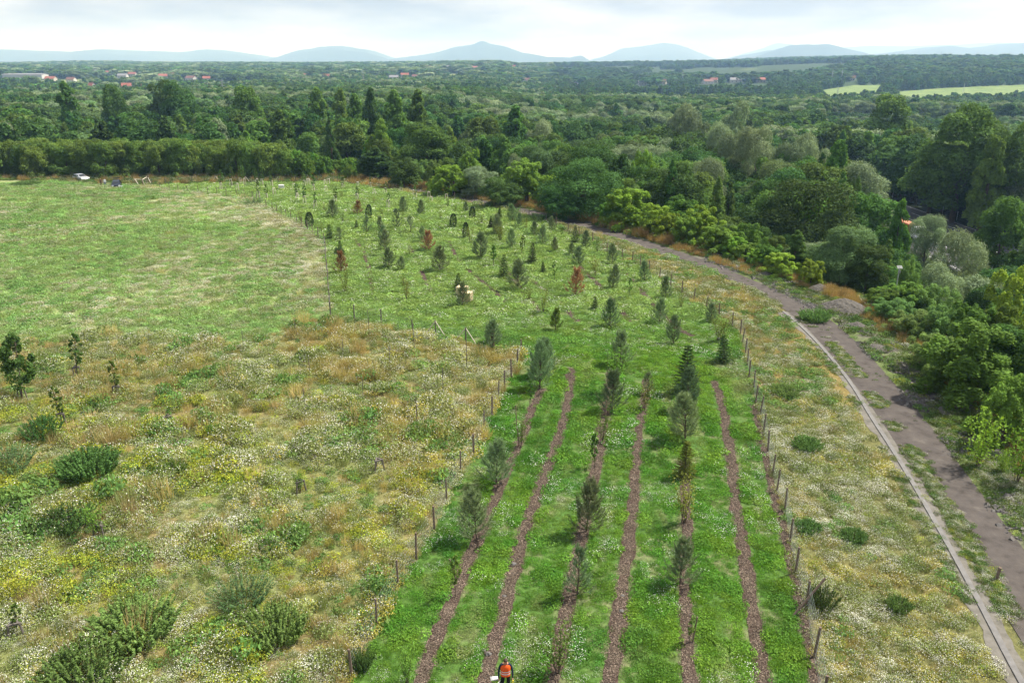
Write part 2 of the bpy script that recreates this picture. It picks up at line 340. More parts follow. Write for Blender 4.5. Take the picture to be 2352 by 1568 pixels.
STRIPS = [  # mulch rows: centre line in the photo, half width in metres
 ([(930, 1660), (965, 1560), (1000, 1465), (1037, 1390), (1075, 1285), (1100, 1245), (1140, 1130), (1185, 1040), (1200, 1000), (1230, 920), (1245, 893)], .30, 1),
 ([(1075, 1680), (1115, 1568), (1150, 1440), (1175, 1330), (1200, 1230), (1235, 1130), (1270, 1040), (1300, 950), (1312, 880), (1309, 846)], .33, 1),
 ([(1240, 1680), (1265, 1568), (1285, 1500), (1300, 1400), (1330, 1260), (1345, 1180), (1375, 1050), (1385, 980), (1395, 920), (1405, 850)], .33, 1),
 ([(1385, 1680), (1402, 1568), (1420, 1440), (1435, 1300), (1455, 1160), (1462, 1050), (1468, 990), (1478, 930), (1488, 872)], .33, 1),
 ([(1600, 1680), (1588, 1568), (1575, 1450), (1572, 1340), (1578, 1230), (1575, 1130), (1570, 1060)], .30, 1),
 ([(1775, 1680), (1755, 1568), (1735, 1450), (1718, 1330), (1700, 1230), (1690, 1150), (1680, 1050), (1665, 960), (1652, 900), (1640, 876)], .33, 1),
 ([(1893, 1640), (1868, 1540), (1850, 1440), (1830, 1350), (1800, 1220), (1775, 1130), (1757, 1050), (1742, 980), (1733, 930)], .22, 1),
 ([(812, 548), (835, 575), (850, 620), (857, 672)], .26, 0), ([(940, 560), (965, 620), (997, 682)], .22, 0),
 ([(1030, 550), (1050, 600), (1100, 640), (1150, 680), (1162, 708)], .30, 0), ([(1140, 590), (1200, 670), (1240, 716)], .24, 0),
 ([(1215, 640), (1280, 690), (1332, 742)], .26, 0), ([(1330, 610), (1400, 680), (1450, 745)], .24, 0), ([(1430, 620), (1500, 700), (1560, 760), (1592, 772)], .30, 0)]
STRIP_W = [(smooth_line(GP(p)[:, :2], 2), w, k) for p, w, k in STRIPS]

def offset_ribbon(line, w0, w1, zoff, step=.5, wob=0.0, seed=0):
    l = densify(line, step); d = np.gradient(l, axis=0); d /= np.maximum(np.linalg.norm(d, axis=1, keepdims=True), 1e-6); nrm = np.stack([d[:, 1], -d[:, 0]], 1)
    k = np.linspace(0, 1, 5); s = np.arange(len(l))*step
    wa = w0*(1+wob*2*(fbm(s, s*0+seed, 1.3, 3)-.5)); wb = w1*(1+wob*2*(fbm(s, s*0+seed+40, 1.3, 3)-.5))
    P = np.zeros((len(l), 5, 3))
    for j, t in enumerate(k):
        q = l+nrm*(wa*(1-t)+wb*t)[:, None]; P[:, j, :2] = q; P[:, j, 2] = height(q[:, 0], q[:, 1])+zoff
    return P
def edge_ribbon(a, b, zoff, n=260, m=9):
    def res(l):
        s = np.concatenate([[0], np.cumsum(np.linalg.norm(np.diff(l, axis=0), axis=1))]); t = np.linspace(0, 1, n)*s[-1]
        return np.stack([np.interp(t, s, l[:, 0]), np.interp(t, s, l[:, 1])], 1)
    a, b = res(a), res(b); P = np.zeros((n, m, 3))
    for j in range(m):
        q = a+(b-a)*j/(m-1); P[:, j, :2] = q; P[:, j, 2] = height(q[:, 0], q[:, 1])+zoff
    return P

# ------------------------------------------------------------------ ground, one sheet to the horizon
RINGS = np.concatenate([np.linspace(0.5, 14, 8), np.geomspace(15, 200, 250), np.geomspace(203, 15500, 110)])
ANG = np.concatenate([np.linspace(-math.pi, -.95, 30)[:-1], np.linspace(-.95, .95, 420), np.linspace(.95, math.pi, 30)[1:]])
gr, ga = np.meshgrid(RINGS, ANG, indexing='ij')
gx, gy = gr*np.sin(ga), gr*np.cos(ga); gz = height(gx.ravel(), gy.ravel()).reshape(gx.shape)
GX, GY = gx.ravel(), gy.ravel()
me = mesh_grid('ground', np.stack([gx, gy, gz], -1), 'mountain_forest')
def lerp(a, b, t): return a+(b-a)*np.asarray(t)[:, None]
C = lambda *c: np.array(c, float)
def ground_colour(x, y):
    n = len(x); r = np.hypot(x, y)
    big = fbm(x, y, 9, 4, 1); fine = fbm(x, y, 1.4, 4, 2)
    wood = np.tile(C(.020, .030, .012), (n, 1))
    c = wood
    far = sstep(750, 1300, r)
    patch = fbm(x, y, 330, 3, 11)-.3*sstep(-.02, .12, x/np.maximum(r, 1)); fld = lerp(np.tile(C(.035, .06, .025), (n, 1)), np.tile(C(.17, .20, .07), (n, 1)), sstep(.58, .66, patch))
    c = lerp(c, fld, far)
    g = inpoly(x, y, GREEN_POLY); c = np.where(g[:, None], lerp(np.tile(C(.13, .19, .065), (n, 1)), np.tile(C(.23, .27, .11), (n, 1)), sstep(.42, .62, big)), c)
    g = inpoly(x, y, NEAR_POLY); c = np.where(g[:, None], lerp(np.tile(C(.15, .165, .06), (n, 1)), np.tile(C(.18, .15, .065), (n, 1)), sstep(.4, .65, big)), c)
    g = inpoly(x, y, STRIP_POLY); c = np.where(g[:, None], lerp(np.tile(C(.13, .13, .05), (n, 1)), np.tile(C(.18, .14, .05), (n, 1)), sstep(.4, .6, big)), c)
    g = inpoly(x, y, PLANT_POLY); c = np.where(g[:, None], lerp(np.tile(C(.065, .13, .026), (n, 1)), np.tile(C(.12, .14, .06), (n, 1)), sstep(.5, .72, fine)), c)
    s = track_s(x, y); v = (s > 0) & (s < 9) & (r < 260)
    c = np.where(v[:, None], lerp(np.tile(C(.11, .145, .05), (n, 1)), np.tile(C(.12, .11, .09), (n, 1)), sstep(.52, .64, fbm(x, y, 2.2, 4, 3))), c)
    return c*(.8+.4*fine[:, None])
gc = ground_colour(GX, GY)
at = me.attributes.new('gcol', 'FLOAT_COLOR', 'POINT'); at.data.foreach_set('color', np.concatenate([gc, np.ones((len(gc), 1))], 1).astype(np.float32).ravel())
m, t = new_mat('soil'); o_ = N(t, 'ShaderNodeOutputMaterial'); b_ = N(t, 'ShaderNodeBsdfPrincipled', inp={'Roughness': .95}); b_.inputs['Specular IOR Level'].default_value = .1
a_ = N(t, 'ShaderNodeAttribute', attribute_name='gcol'); c_ = N(t, 'ShaderNodeTexCoord'); n_ = N(t, 'ShaderNodeTexNoise', inp={'Scale': 5.0, 'Detail': 8.0, 'Roughness': .7})
mr_ = N(t, 'ShaderNodeMapRange', inp={'From Min': .3, 'From Max': .7, 'To Min': .45, 'To Max': 1.6}); mm_ = N(t, 'ShaderNodeMix', data_type='RGBA', blend_type='MULTIPLY'); mm_.inputs['Factor'].default_value = 1
t.links.new(c_.outputs['Object'], n_.inputs['Vector']); t.links.new(n_.outputs['Fac'], mr_.inputs['Value']); t.links.new(a_.outputs['Color'], mm_.inputs[6]); t.links.new(mr_.outputs[0], mm_.inputs[7]); t.links.new(mm_.outputs[2], b_.inputs['Base Color'])
bp_ = N(t, 'ShaderNodeBump', inp={'Strength': .6, 'Distance': .08}); t.links.new(n_.outputs['Fac'], bp_.inputs['Height']); t.links.new(bp_.outputs['Normal'], b_.inputs['Normal']); t.links.new(b_.outputs['BSDF'], o_.inputs['Surface'])
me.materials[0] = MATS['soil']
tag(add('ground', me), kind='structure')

def mixmat(name, cols, scale, detail=8, rough=.95, bump=.5, dist=.05, stretch=(1, 1, 1), lo=.3, hi=.7):
    m, t = new_mat(name); o = N(t, 'ShaderNodeOutputMaterial'); b = N(t, 'ShaderNodeBsdfPrincipled', inp={'Roughness': rough}); b.inputs['Specular IOR Level'].default_value = .15
    c = N(t, 'ShaderNodeTexCoord'); mp = N(t, 'ShaderNodeMapping'); mp.inputs['Scale'].default_value = stretch
    n = N(t, 'ShaderNodeTexNoise', inp={'Scale': scale, 'Detail': detail, 'Roughness': .68}); r = N(t, 'ShaderNodeValToRGB'); e = r.color_ramp.elements
    while len(e) < len(cols): e.new(.5)
    for i, k in enumerate(cols): e[i].position = lo+(hi-lo)*i/(len(cols)-1); e[i].color = (*k, 1)
    bp = N(t, 'ShaderNodeBump', inp={'Strength': bump, 'Distance': dist}); L = t.links.new
    L(c.outputs['Object'], mp.inputs['Vector']); L(mp.outputs['Vector'], n.inputs['Vector']); L(n.outputs['Fac'], r.inputs['Fac']); L(r.outputs['Color'], b.inputs['Base Color']); L(n.outputs['Fac'], bp.inputs['Height']); L(bp.outputs['Normal'], b.inputs['Normal']); L(b.outputs['BSDF'], o.inputs['Surface'])
mixmat('dirt_track', [(.042, .036, .031), (.076, .066, .060), (.096, .084, .075), (.17, .15, .128)], .9, detail=14, lo=.30, hi=.76, bump=.8)
mixmat('sand', [(.085, .08, .065), (.15, .14, .12), (.20, .185, .165)], 1.4)
mixmat('mulch', [(.03, .02, .015), (.07, .048, .037), (.12, .085, .065)], 9, lo=.35, hi=.68, bump=.8)
tag(add('dirt_road', mesh_grid('dirt_road', edge_ribbon(TL, TR, .03), 'dirt_track')), kind='structure')
tag(add('sand_path', mesh_grid('sand_path', offset_ribbon(KERB, -.62, .5, .022, wob=.6), 'sand')), kind='structure')
for i, (l, w, k) in enumerate(STRIP_W):
    tag(add('mulch_path', mesh_grid('mulch_path', offset_ribbon(l, -w, w, .028 if k else .024, step=.25, wob=.6, seed=i*3), 'mulch')), kind='structure')
# concrete kerb: lengths butted end to end
kl = densify(KERB, .25); kd = np.gradient(kl, axis=0); kd /= np.linalg.norm(kd, axis=1, keepdims=True); kn = np.stack([kd[:, 1], -kd[:, 0]], 1)
prof = [(-.18, -.1), (-.18, .06), (.08, .075), (.13, .0), (.32, -.01), (.34, -.1)]
P = np.zeros((len(kl), len(prof), 3))
for j, (a, z) in enumerate(prof):
    q = kl+kn*a; P[:, j, :2] = q; P[:, j, 2] = height(q[:, 0], q[:, 1])+z+.02
    P[1:-1:4, j, 2] -= .012 if z > 0 else 0
tag(add('kerb', mesh_grid('kerb', P, 'concrete', smooth=False)), kind='structure')

# highway in the cutting behind the trees
def HP(u, v, z=-15):
    d = ray(u, v); t = (z-CAM_Z)/d[..., 2]; return np.array([t*d[0], t*d[1]])
hw0, hw1 = HP(2105, 497), HP(2300, 568); hd = (hw1-hw0)/np.linalg.norm(hw1-hw0); hn = np.array([hd[1], -hd[0]])
if hn[1] > 0: hn = -hn                      # towards the camera
HW_Z = -15.0; hwA = hw0-hd*110; HWLEN = 330.0
def hwpt(along, across): q = hwA+hd*along+hn*across; return q
def hw_ribbon(a0, a1, c0, c1, dz, n=2):
    P = np.zeros((n, 2, 3))
    for i, a in enumerate(np.linspace(a0, a1, n)):
        for j, c in enumerate((c0, c1)): P[i, j, :2] = hwpt(a, c); P[i, j, 2] = HW_Z+dz
    return P
# ------------------------------------------------------------------ plants: meshes of many small leaves
def unit(v): return v/np.maximum(np.linalg.norm(v, axis=-1, keepdims=True), 1e-9)
def rdir(n, r=rng): return unit(r.normal(size=(n, 3)))
def leaves(P, nrm, size, aspect=.62, r=rng, jit=.3, along=None):
    """rhombic leaves at P facing nrm; along: preferred direction of the long axis"""
    n = len(P); nrm = unit(nrm); t = rdir(n, r) if along is None else unit(along+r.normal(size=(n, 3))*.25)
    t = unit(t-nrm*(t*nrm).sum(1, keepdims=True)); b = np.cross(nrm, t)
    s = (size*(1+jit*(r.random(n)*2-1)))[:, None] if np.isscalar(size) else size[:, None]
    return np.stack([P-t*s*.5, P+b*s*aspect*.5-t*s*.05, P+t*s*.5, P-b*s*aspect*.5-t*s*.05], 1)
def blades(B, D, length, width, r=rng):
    """long thin leaves from B along D"""
    n = len(B); D = unit(D); s = unit(np.cross(D, rdir(n, r))); L = np.broadcast_to(np.asarray(length), (n,))[:, None]; W = np.broadcast_to(np.asarray(width), (n,))[:, None]
    bend = rdir(n, r)*L*.12
    return np.stack([B-s*W*.35, B+s*W*.35, B+D*L+s*W*.1+bend, B+D*L-s*W*.1+bend], 1)
def tube_quads(pts, rad, n=5):
    pts = np.asarray(pts, float); d = unit(np.gradient(pts, axis=0)); ref = np.array([.31, .95, .05]); a = unit(np.cross(d, ref)); b = np.cross(d, a); ring = []
    for k in range(n):
        t = 2*math.pi*k/n; ring.append(pts+(a*math.cos(t)+b*math.sin(t))*np.asarray(rad)[:, None])
    q = [np.stack([ring[k][:-1], ring[(k+1) % n][:-1], ring[(k+1) % n][1:], ring[k][1:]], 1) for k in range(n)]
    return np.concatenate(q)
def quads_mesh(name, parts):
    """parts: (quads, material, v)"""
    mats = []; Q = []; M = []; V = []
    for q, m, v in parts:
        if len(q) == 0: continue
        if m not in mats: mats.append(m)
        Q.append(q); M.append(np.full(len(q), mats.index(m))); V.append(np.broadcast_to(np.asarray(v, float), (len(q),)))
    return mesh_quads(name, np.concatenate(Q), mats, np.concatenate(M), np.concatenate(V))

def crown_lobes(kind, H, W, r):
    """ellipsoids (centre, radii) that make up a crown of height H and width W"""
    L = []
    if kind in ('round', 'wide'):
        for i in range(44 if kind == 'round' else 56):
            z = r.uniform(.12, .95) if i > 4 else .6; t = r.uniform(0, 2*math.pi); env = math.sqrt(max(0, 1-((z-.48)/.56)**2)); rad = W*.5*env*r.uniform(.35, .8)
            s = W*r.uniform(.10, .20); L.append(((rad*math.cos(t), rad*math.sin(t), H*z*.93), (s, s, s*r.uniform(.7, 1.05))))
    elif kind == 'willow':
        for i in range(26):
            z = r.uniform(.12, .94); t = r.uniform(0, 2*math.pi); env = math.sqrt(max(0, 1-((z-.45)/.6)**2)); rad = W*.5*env*r.uniform(.3, .75)
            s = W*r.uniform(.13, .24); L.append(((rad*math.cos(t), rad*math.sin(t), H*z*.88), (s*.9, s*.9, s*.85)))
    elif kind == 'tall':
        for i in range(72):
            z = r.uniform(.15, .98); t = r.uniform(0, 2*math.pi); env = math.sin(math.pi*min(1, .18+z*.8))**.8; rad = W*.5*env*r.uniform(.15, .75)
            s = W*r.uniform(.09, .18)*(1.1-.5*z); L.append(((rad*math.cos(t), rad*math.sin(t), H*z*.95), (s, s, s*1.5)))
    elif kind == 'cone':
        for i in range(56):
            z = r.uniform(.06, .97)**.9; t = r.uniform(0, 2*math.pi); rad = W*.5*(1-z)**.8*r.uniform(.3, .85)
            s = W*r.uniform(.09, .17)*(1.15-.8*z); L.append(((rad*math.cos(t), rad*math.sin(t), H*z*.97), (s, s, s*1.3)))
    elif kind == 'shoots':                      # many upright sprays, leafy to the ground
        for i in range(84):
            z = r.uniform(.0, 1)**.8*.84+.03; t = r.uniform(0, 2*math.pi); rad = W*.5*math.sqrt(max(0, 1-(z*.97)**2.2))*r.uniform(.15, .95)
            s = W*r.uniform(.05, .095)*(1.25-.55*z); L.append(((rad*math.cos(t), rad*math.sin(t), H*z), (s, s, s*r.uniform(1.6, 2.6))))
    elif kind == 'hedge':
        for i in range(60):
            z = r.uniform(.03, .88); t = r.uniform(0, 2*math.pi); rad = W*.5*(1-.35*z)*r.uniform(.2, .95)
            s = W*r.uniform(.09, .16); L.append(((rad*math.cos(t), rad*math.sin(t), H*z), (s, s, s*1.3)))
    return L
def crown_leaves(kind, H, W, n, size, seed, r=None):
    r = np.random.default_rng(seed); L = crown_lobes(kind, H, W, r); w = np.array([l[1][0]**2 for l in L]); cnt = np.maximum(4, (n*1.35*w/w.sum()).astype(int))
    Q = []; V = []; C0 = np.array([0, 0, H*.45])
    for (c, rad), k in zip(L, cnt):
        d = rdir(k, r); d[:, 2] = np.where(d[:, 2] < -.35, -d[:, 2], d[:, 2]); c = np.array(c); rad = np.array(rad)
        bump = 1-np.abs(r.normal(size=k))*.24+.16*(r.random(k) < .12)+.12*np.sin(d[:, 0]*7+c[0])*np.sin(d[:, 1]*7+c[1]*3)
        p = c+d*rad*bump[:, None]
        keep = np.ones(k, bool)
        for (c2, r2) in L:
            if c2 is c: continue
            e = ((p-np.array(c2))/np.array(r2)); keep &= ((e*e).sum(1) > .42)
        keep |= r.random(k) < .08; keep &= p[:, 2] > .02*H
        p = p[keep]; d = d[keep]; m = len(p)
        if m == 0: continue
        nr = d*.9+r.normal(size=(m, 3))*.55+np.array([0, 0, .35])
        along = None
        if kind in ('shoots', 'hedge', 'tall', 'cone'): along = d*.6+np.array([0, 0, .7 if kind != 'hedge' else .2])
        Q.append(leaves(p, nr, size, .62 if kind != 'willow' else .42, r, .4, along))
        V.append(np.full(m, r.uniform(.82, 1.2))*r.uniform(.72, 1.3, m))
    return np.concatenate(Q), np.concatenate(V)
def limbs(kind, H, W, seed, rt):
    r = np.random.default_rng(seed+991); Q = []
    top = H*(.9 if kind in ('tall', 'cone') else .62); k = 7
    z = np.linspace(0, 1, k); pts = np.stack([r.normal(size=k)*.03*W*z, r.normal(size=k)*.03*W*z, z*top], 1); Q.append(tube_quads(pts, rt*(1-.82*z), 7))
    for i in range(9):
        f = r.uniform(.22, .85); b = np.array([np.interp(f, z, pts[:, j]) for j in range(3)]); t = r.uniform(0, 2*math.pi); e = r.uniform(.35, 1.1); l = W*r.uniform(.28, .42)*(1.1-.6*f)
        d = np.array([math.cos(t)*math.cos(e), math.sin(t)*math.cos(e), math.sin(e)]); q = np.array([b, b+d*l*.5+np.array([0, 0, l*.03]), b+d*l+np.array([0, 0, l*.16])])
        Q.append(tube_quads(q, rt*.5*(1.05-f)*np.array([1, .6, .2]), 4))
    return np.concatenate(Q)

TREE = {}     # kind -> list of levels of detail -> list of (trunk mesh, crown mesh) ; all 10 m tall
SPEC = {  # name: crown form, width for a height of 10, leaf material
 'dark': ('round', 7.6, 'leaf_dark'), 'mid': ('round', 7.0, 'leaf_mid'), 'wide': ('wide', 9.5, 'leaf_dark'), 'willow': ('willow', 8.6, 'leaf_silver'),
 'tall': ('tall', 4.6, 'leaf_mid'), 'talldark': ('tall', 5.0, 'leaf_dark'), 'cone': ('cone', 4.6, 'leaf_mid'), 'bright': ('shoots', 7.0, 'leaf_bright'), 'yellow': ('shoots', 6.2, 'leaf_yellow'), 'hedge': ('hedge', 8.2, 'leaf_olive'), 'birch': ('tall', 4.4, 'leaf_bright'), 'bush': ('shoots', 9.0, 'leaf_shrub'), 'gwillow': ('willow', 8.2, 'leaf_grey')}
LOD = [(26000, .215, 3), (9500, .36, 2), (3600, .60, 2), (420, 1.7, 2)]
def tree_protos():
    for j, (k, (form, W, mat)) in enumerate(SPEC.items()):
        TREE[k] = []
        for li, (n, s, nv) in enumerate(LOD):
            lv = []
            for vi in range(nv):
                sd = 100*j+vi; ls = s*(.95 if form == 'willow' else 1); nn = int(n*(1.5 if form == 'willow' else 1))
                Q, V = crown_leaves(form, 10, W, nn, ls, sd)
                if li < 2:
                    cm = quads_mesh(f'{k}_crown', [(Q, mat, V)]); tm = quads_mesh(f'{k}_trunk', [(limbs(form, 10, W, sd, .26), 'bark', 1.0)])
                    lv.append((tm, cm))
                else: lv.append((None, quads_mesh(f'{k}_tree', [(Q, mat, V), (limbs(form, 10, W, sd, .26)[:40], 'bark', 1.0)])))
            TREE[k].append(lv)
tree_protos()

# young trees of the plantation, about 2.4 m tall
def pine(seed, H=2.4, mat='needle_pine', dense=1.0, spread=1.0):
    r = np.random.default_rng(seed); T = []; Q = []; V = []
    z = np.linspace(0, 1, 6); tr = np.stack([r.normal(size=6)*.03*z, r.normal(size=6)*.03*z, z*H*.93], 1); T.append(tube_quads(tr, .035*(1-.8*z)+.004, 6))
    def tuft(b, d, l, n):
        t = r.random(n); p = b+d*(t*l)[:, None]; nd = unit(d*.75+rdir(n, r)*.75+np.array([0, 0, .2])); Q.append(blades(p, nd, r.uniform(.10, .17, n), .019, r)); V.append(np.full(n, r.uniform(.8, 1.15))*r.uniform(.8, 1.25, n))
    whorls = np.linspace(.06, .9, 8)
    for w in whorls:
        nb = r.integers(5, 8)
        for i in range(nb):
            if r.random() > dense: continue
            t = 2*math.pi*(i+r.random()*.6)/nb; L = H*(.47*(1-w)**.5+.05)*r.uniform(.6, 1.15)*spread; el = R(r.uniform(22, 46)+30*w)
            b = np.array([np.interp(w, z, tr[:, 0]), np.interp(w, z, tr[:, 1]), w*H*.93]); d = np.array([math.cos(t)*math.cos(el), math.sin(t)*math.cos(el), math.sin(el)])
            mid = b+d*L*.55; end = mid+unit(d+np.array([0, 0, .95]))*L*.55; T.append(tube_quads(np.array([b, mid, end]), np.array([.013, .009, .004]), 4))
            tuft(b+d*L*.25, d, L*.35, int(26*dense)); d2 = unit(end-mid); tuft(mid, d2, L*.5, int(54*dense))
            for s in (-1, 1):
                sd = unit(d+s*np.array([-math.sin(t), math.cos(t), 0])*.8+np.array([0, 0, .35])); tuft(b+d*L*.45, sd, L*.36, int(32*dense)); tuft(mid, sd, L*.3, int(28*dense))
    tuft(tr[-1]-np.array([0, 0, .3]), np.array([0, 0, 1.0]), .38, 70)
    return quads_mesh('stem', [(np.concatenate(T), 'bark', 1.0)]), quads_mesh('needles', [(np.concatenate(Q), mat, np.concatenate(V))])
def spruce(seed, H=2.2, mat='needle_spruce', tips='needle_tip', wid=.30):
    r = np.random.default_rng(seed); T = [tube_quads(np.array([[0, 0, 0], [0, 0, H*.5], [0, 0, H*.98]]), np.array([.04, .025, .006]), 6)]; Q = []; V = []; Q2 = []
    for w in np.linspace(.05, .95, 15):
        nb = int(11-5*w)
        for i in range(nb):
            t = 2*math.pi*(i+r.random())/nb; L = H*(wid*(1-w)**.9+.035)*r.uniform(.8, 1.2); b = np.array([0, 0, w*H]); d = np.array([math.cos(t), math.sin(t), -.12+.55*w]); d /= np.linalg.norm(d); sd = np.array([-math.sin(t), math.cos(t), 0])
            T.append(tube_quads(np.array([b, b+d*L*.9]), np.array([.008, .003]), 3)); n = 30; f = r.random(n)**.7; p = b+d*(f*L)[:, None]; s = np.where(r.random(n) < .5, -1, 1)[:, None]
            nd = d*.8+sd*s*.8*(1.1-f)[:, None]+np.array([0, 0, -.1])+r.normal(size=(n, 3))*.15; q = blades(p, nd, (.16*(1.15-f)+.05)*(1.2-.5*w), .036, r); o = f > .82; Q.append(q[~o]); V.append(r.uniform(.75, 1.3, (~o).sum())); Q2.append(q[o])
    top = blades(np.tile([0, 0, H*.9], (24, 1)), np.array([0, 0, 1.0])+r.normal(size=(24, 3))*.35, .14, .03, r); Q2.append(top); Q2 = np.concatenate(Q2)
    return quads_mesh('stem', [(np.concatenate(T), 'bark', 1.0)]), quads_mesh('needles', [(np.concatenate(Q), mat, np.concatenate(V)), (Q2, tips, r.uniform(.7, 1.2, len(Q2)))])
def juniper(seed, H=2.0, W=.95):
    r = np.random.default_rng(seed); n = 2400; z = r.random(n)**.85; t = r.uniform(0, 2*math.pi, n); env = np.sqrt(np.clip(1-((z-.38)/.63)**2, 0, 1)); rad = W*.5*env*(1-np.abs(r.normal(size=n))*.2)*(1+.13*np.sin(t*5+z*9))
    p = np.stack([rad*np.cos(t), rad*np.sin(t), z*H], 1); d = np.stack([np.cos(t)*.55, np.sin(t)*.55, np.full(n, 1.0)], 1)+r.normal(size=(n, 3))*.25
    return quads_mesh('stem', [(tube_quads(np.array([[0, 0, 0], [0, 0, H*.7]]), np.array([.04, .01]), 5), 'bark', 1.0)]), quads_mesh('needles', [(blades(p, d, r.uniform(.08, .16, n), .035, r), 'needle_dark', r.uniform(.7, 1.4, n))])
def dead(seed, H=2.1):
    s, c = pine(seed, H, 'needle_dead', .8, 1.1); return s, c
def sapling(seed, H=2.4, W=1.6, n=470, stems=7, mat='leaf_sapling', ls=.11):
    r = np.random.default_rng(seed); T = []; Q = []; V = []
    for i in range(stems):
        t = r.uniform(0, 2*math.pi); a = W*.5*r.uniform(.2, 1.0) if stems > 1 else .08; h = H*r.uniform(.72, 1.0) if i else H
        k = np.linspace(0, 1, 6)[:, None]; b = np.array([math.cos(t), math.sin(t), 0]); pts = b*(.04+a*k**1.2)+np.array([0, 0, 1])*h*k+r.normal(size=(6, 3))*.025; T.append(tube_quads(pts, .014*(1-.75*k[:, 0])+.003, 4))
        m = n//stems; f = r.uniform(.18, 1.0, m); p = np.stack([np.interp(f, k[:, 0], pts[:, j]) for j in range(3)], 1); off = rdir(m, r)*r.random(m)[:, None]*(W*.36*(1.15-.7*f))[:, None]; off[:, 2] = np.abs(off[:, 2])
        Q.append(leaves(p+off, rdir(m, r)+np.array([0, 0, .6]), ls, .55, r, .4)); V.append(r.uniform(.7, 1.3, m))
    return quads_mesh('stem', [(np.concatenate(T), 'bark', 1.0)]), quads_mesh('leaves', [(np.concatenate(Q), mat, np.concatenate(V))])
def youngtree(seed, H=3.0, W=1.2, n=700, mat='leaf_mid', ls=.15, clear=.36):
    r = np.random.default_rng(seed); T = [tube_quads(np.array([[0, 0, 0], [.02, 0, H*.4], [0, .03, H*.93]]), np.array([.03, .022, .005]), 6)]; Q = []; V = []
    for i in range(26):
        z = r.uniform(clear, .97); e = math.sin(math.pi*min(1, (z-clear)/(1-clear)*.8+.16)); t = r.uniform(0, 6.28); c = np.array([W*.36*e*math.cos(t), W*.36*e*math.sin(t), z*H]); s = W*r.uniform(.09, .17)*(1.15-.4*z); m = n//26
        T.append(tube_quads(np.array([[0, 0, z*H-.25*H*.3], c]), np.array([.009, .003]), 3)); p = c+rdir(m, r)*(s*r.random(m)**.4)[:, None]*np.array([1, 1, 1.3]); Q.append(leaves(p, rdir(m, r)+np.array([0, 0, .5]), ls, .6, r, .4)); V.append(np.full(m, r.uniform(.8, 1.2))*r.uniform(.7, 1.3, m))
    return quads_mesh('stem', [(np.concatenate(T), 'bark', 1.0)]), quads_mesh('leaves', [(np.concatenate(Q), mat, np.concatenate(V))])
YOUNG = {
 'P': [pine(i) for i in range(5)], 'O': [pine(20+i, dense=.62, spread=.9) for i in range(3)], 'S': [spruce(i) for i in range(3)], 'Y': [spruce(40, 2.2, 'needle_tip', 'needle_tip', .26)],
 'J': [juniper(i) for i in range(2)], 'D': [dead(60+i) for i in range(2)], 'W': [sapling(i) for i in range(4)], 'T': [youngtree(50+i, 2.8, .75, 380) for i in range(3)],
 'B': [pine(80, 2.0, 'leaf_olive', .9)], 'L': [sapling(70, 2.2, 1.5, 700, 9, 'leaf_bright', .11)], 'K': [youngtree(90, 3.2, 1.75, 3400, 'leaf_dark', .15, .26)]}
YH = {'P': 2.4, 'O': 2.4, 'S': 2.25, 'Y': 2.25, 'J': 2.0, 'D': 2.1, 'W': 2.4, 'T': 2.8, 'B': 2.0, 'L': 2.2, 'K': 3.2}

# tufts of the meadow and lawn, footprint radius 1
def tuft(seed, n, h, leaf, nfl=0, fl='petal', fls=.075, blade=False, spread=1.0, dome=.6, nye=0):
    r = np.random.default_rng(seed); t = r.uniform(0, 2*math.pi, n); q = np.sqrt(r.random(n))*spread; x, y = q*np.cos(t), q*np.sin(t)
    env = h*np.sqrt(np.clip(1-dome*(q/spread)**2, .05, 1))
    parts = []
    if blade:
        d = np.stack([np.cos(t)*.45*q, np.sin(t)*.45*q, np.full(n, 1.0)], 1)+r.normal(size=(n, 3))*.28
        parts.append((blades(np.stack([x*.85, y*.85, r.random(n)*.25*env], 1), d, env*r.uniform(.5, .95, n), leaf, r), 'meadow_leaf', r.uniform(.65, 1.35, n)))
    else:
        z = env*(1-np.abs(r.normal(size=n))*.33); d = np.stack([np.cos(t)*q*.8, np.sin(t)*q*.8, np.full(n, .8)], 1)+r.normal(size=(n, 3))*.5
        parts.append((leaves(np.stack([x, y, np.clip(z, .02, None)], 1), d, leaf, .5, r, .5), 'meadow_leaf', r.uniform(.6, 1.4, n)))
    for m, mat in ((nfl, fl), (nye, 'petal_yellow')):
        if not m: continue
        t = r.uniform(0, 2*math.pi, m); q = np.sqrt(r.random(m))*spread; e = h*np.sqrt(np.clip(1-dome*(q/spread)**2, .05, 1))
        p = np.stack([q*np.cos(t), q*np.sin(t), e*r.uniform(.88, 1.14, m)], 1); parts.append((leaves(p, np.array([0, -.15, 1.0])+r.normal(size=(m, 3))*.35, fls, .95, r, .3), mat, r.uniform(.85, 1.1, m)))
    return quads_mesh('tuft', parts)
TUFTS = [tuft(1, 140, .62, .17, 62, fls=.066), tuft(2, 150, .78, .17, 26, fls=.066), tuft(3, 130, .55, .16, 125, fls=.068),          # 0-2 white flowered
         tuft(4, 150, .95, .045, 10, blade=True), tuft(5, 150, 1.1, .05, 0, blade=True),                   # 3-4 dry grass
         tuft(6, 130, .62, .22), tuft(7, 120, .8, .26), tuft(8, 150, .8, .06, 6, blade=True),              # 5-7 green herbs, green grass
         tuft(9, 130, .75, .17, 70, 'petal_yellow', .065), tuft(10, 120, .6, .17, 34, 'petal_yellow', .065, nye=0),  # 8-9 yellow flowered
         tuft(11, 110, .42, .22), tuft(12, 120, .5, .06, 0, blade=True), tuft(13, 110, .42, .2, 9, fls=.11), tuft(14, 110, .38, .2, 24, fls=.11),  # 10-13 lawn
         tuft(15, 140, .6, .15, 40, nye=45), ]                                                                          # 14 golden and white
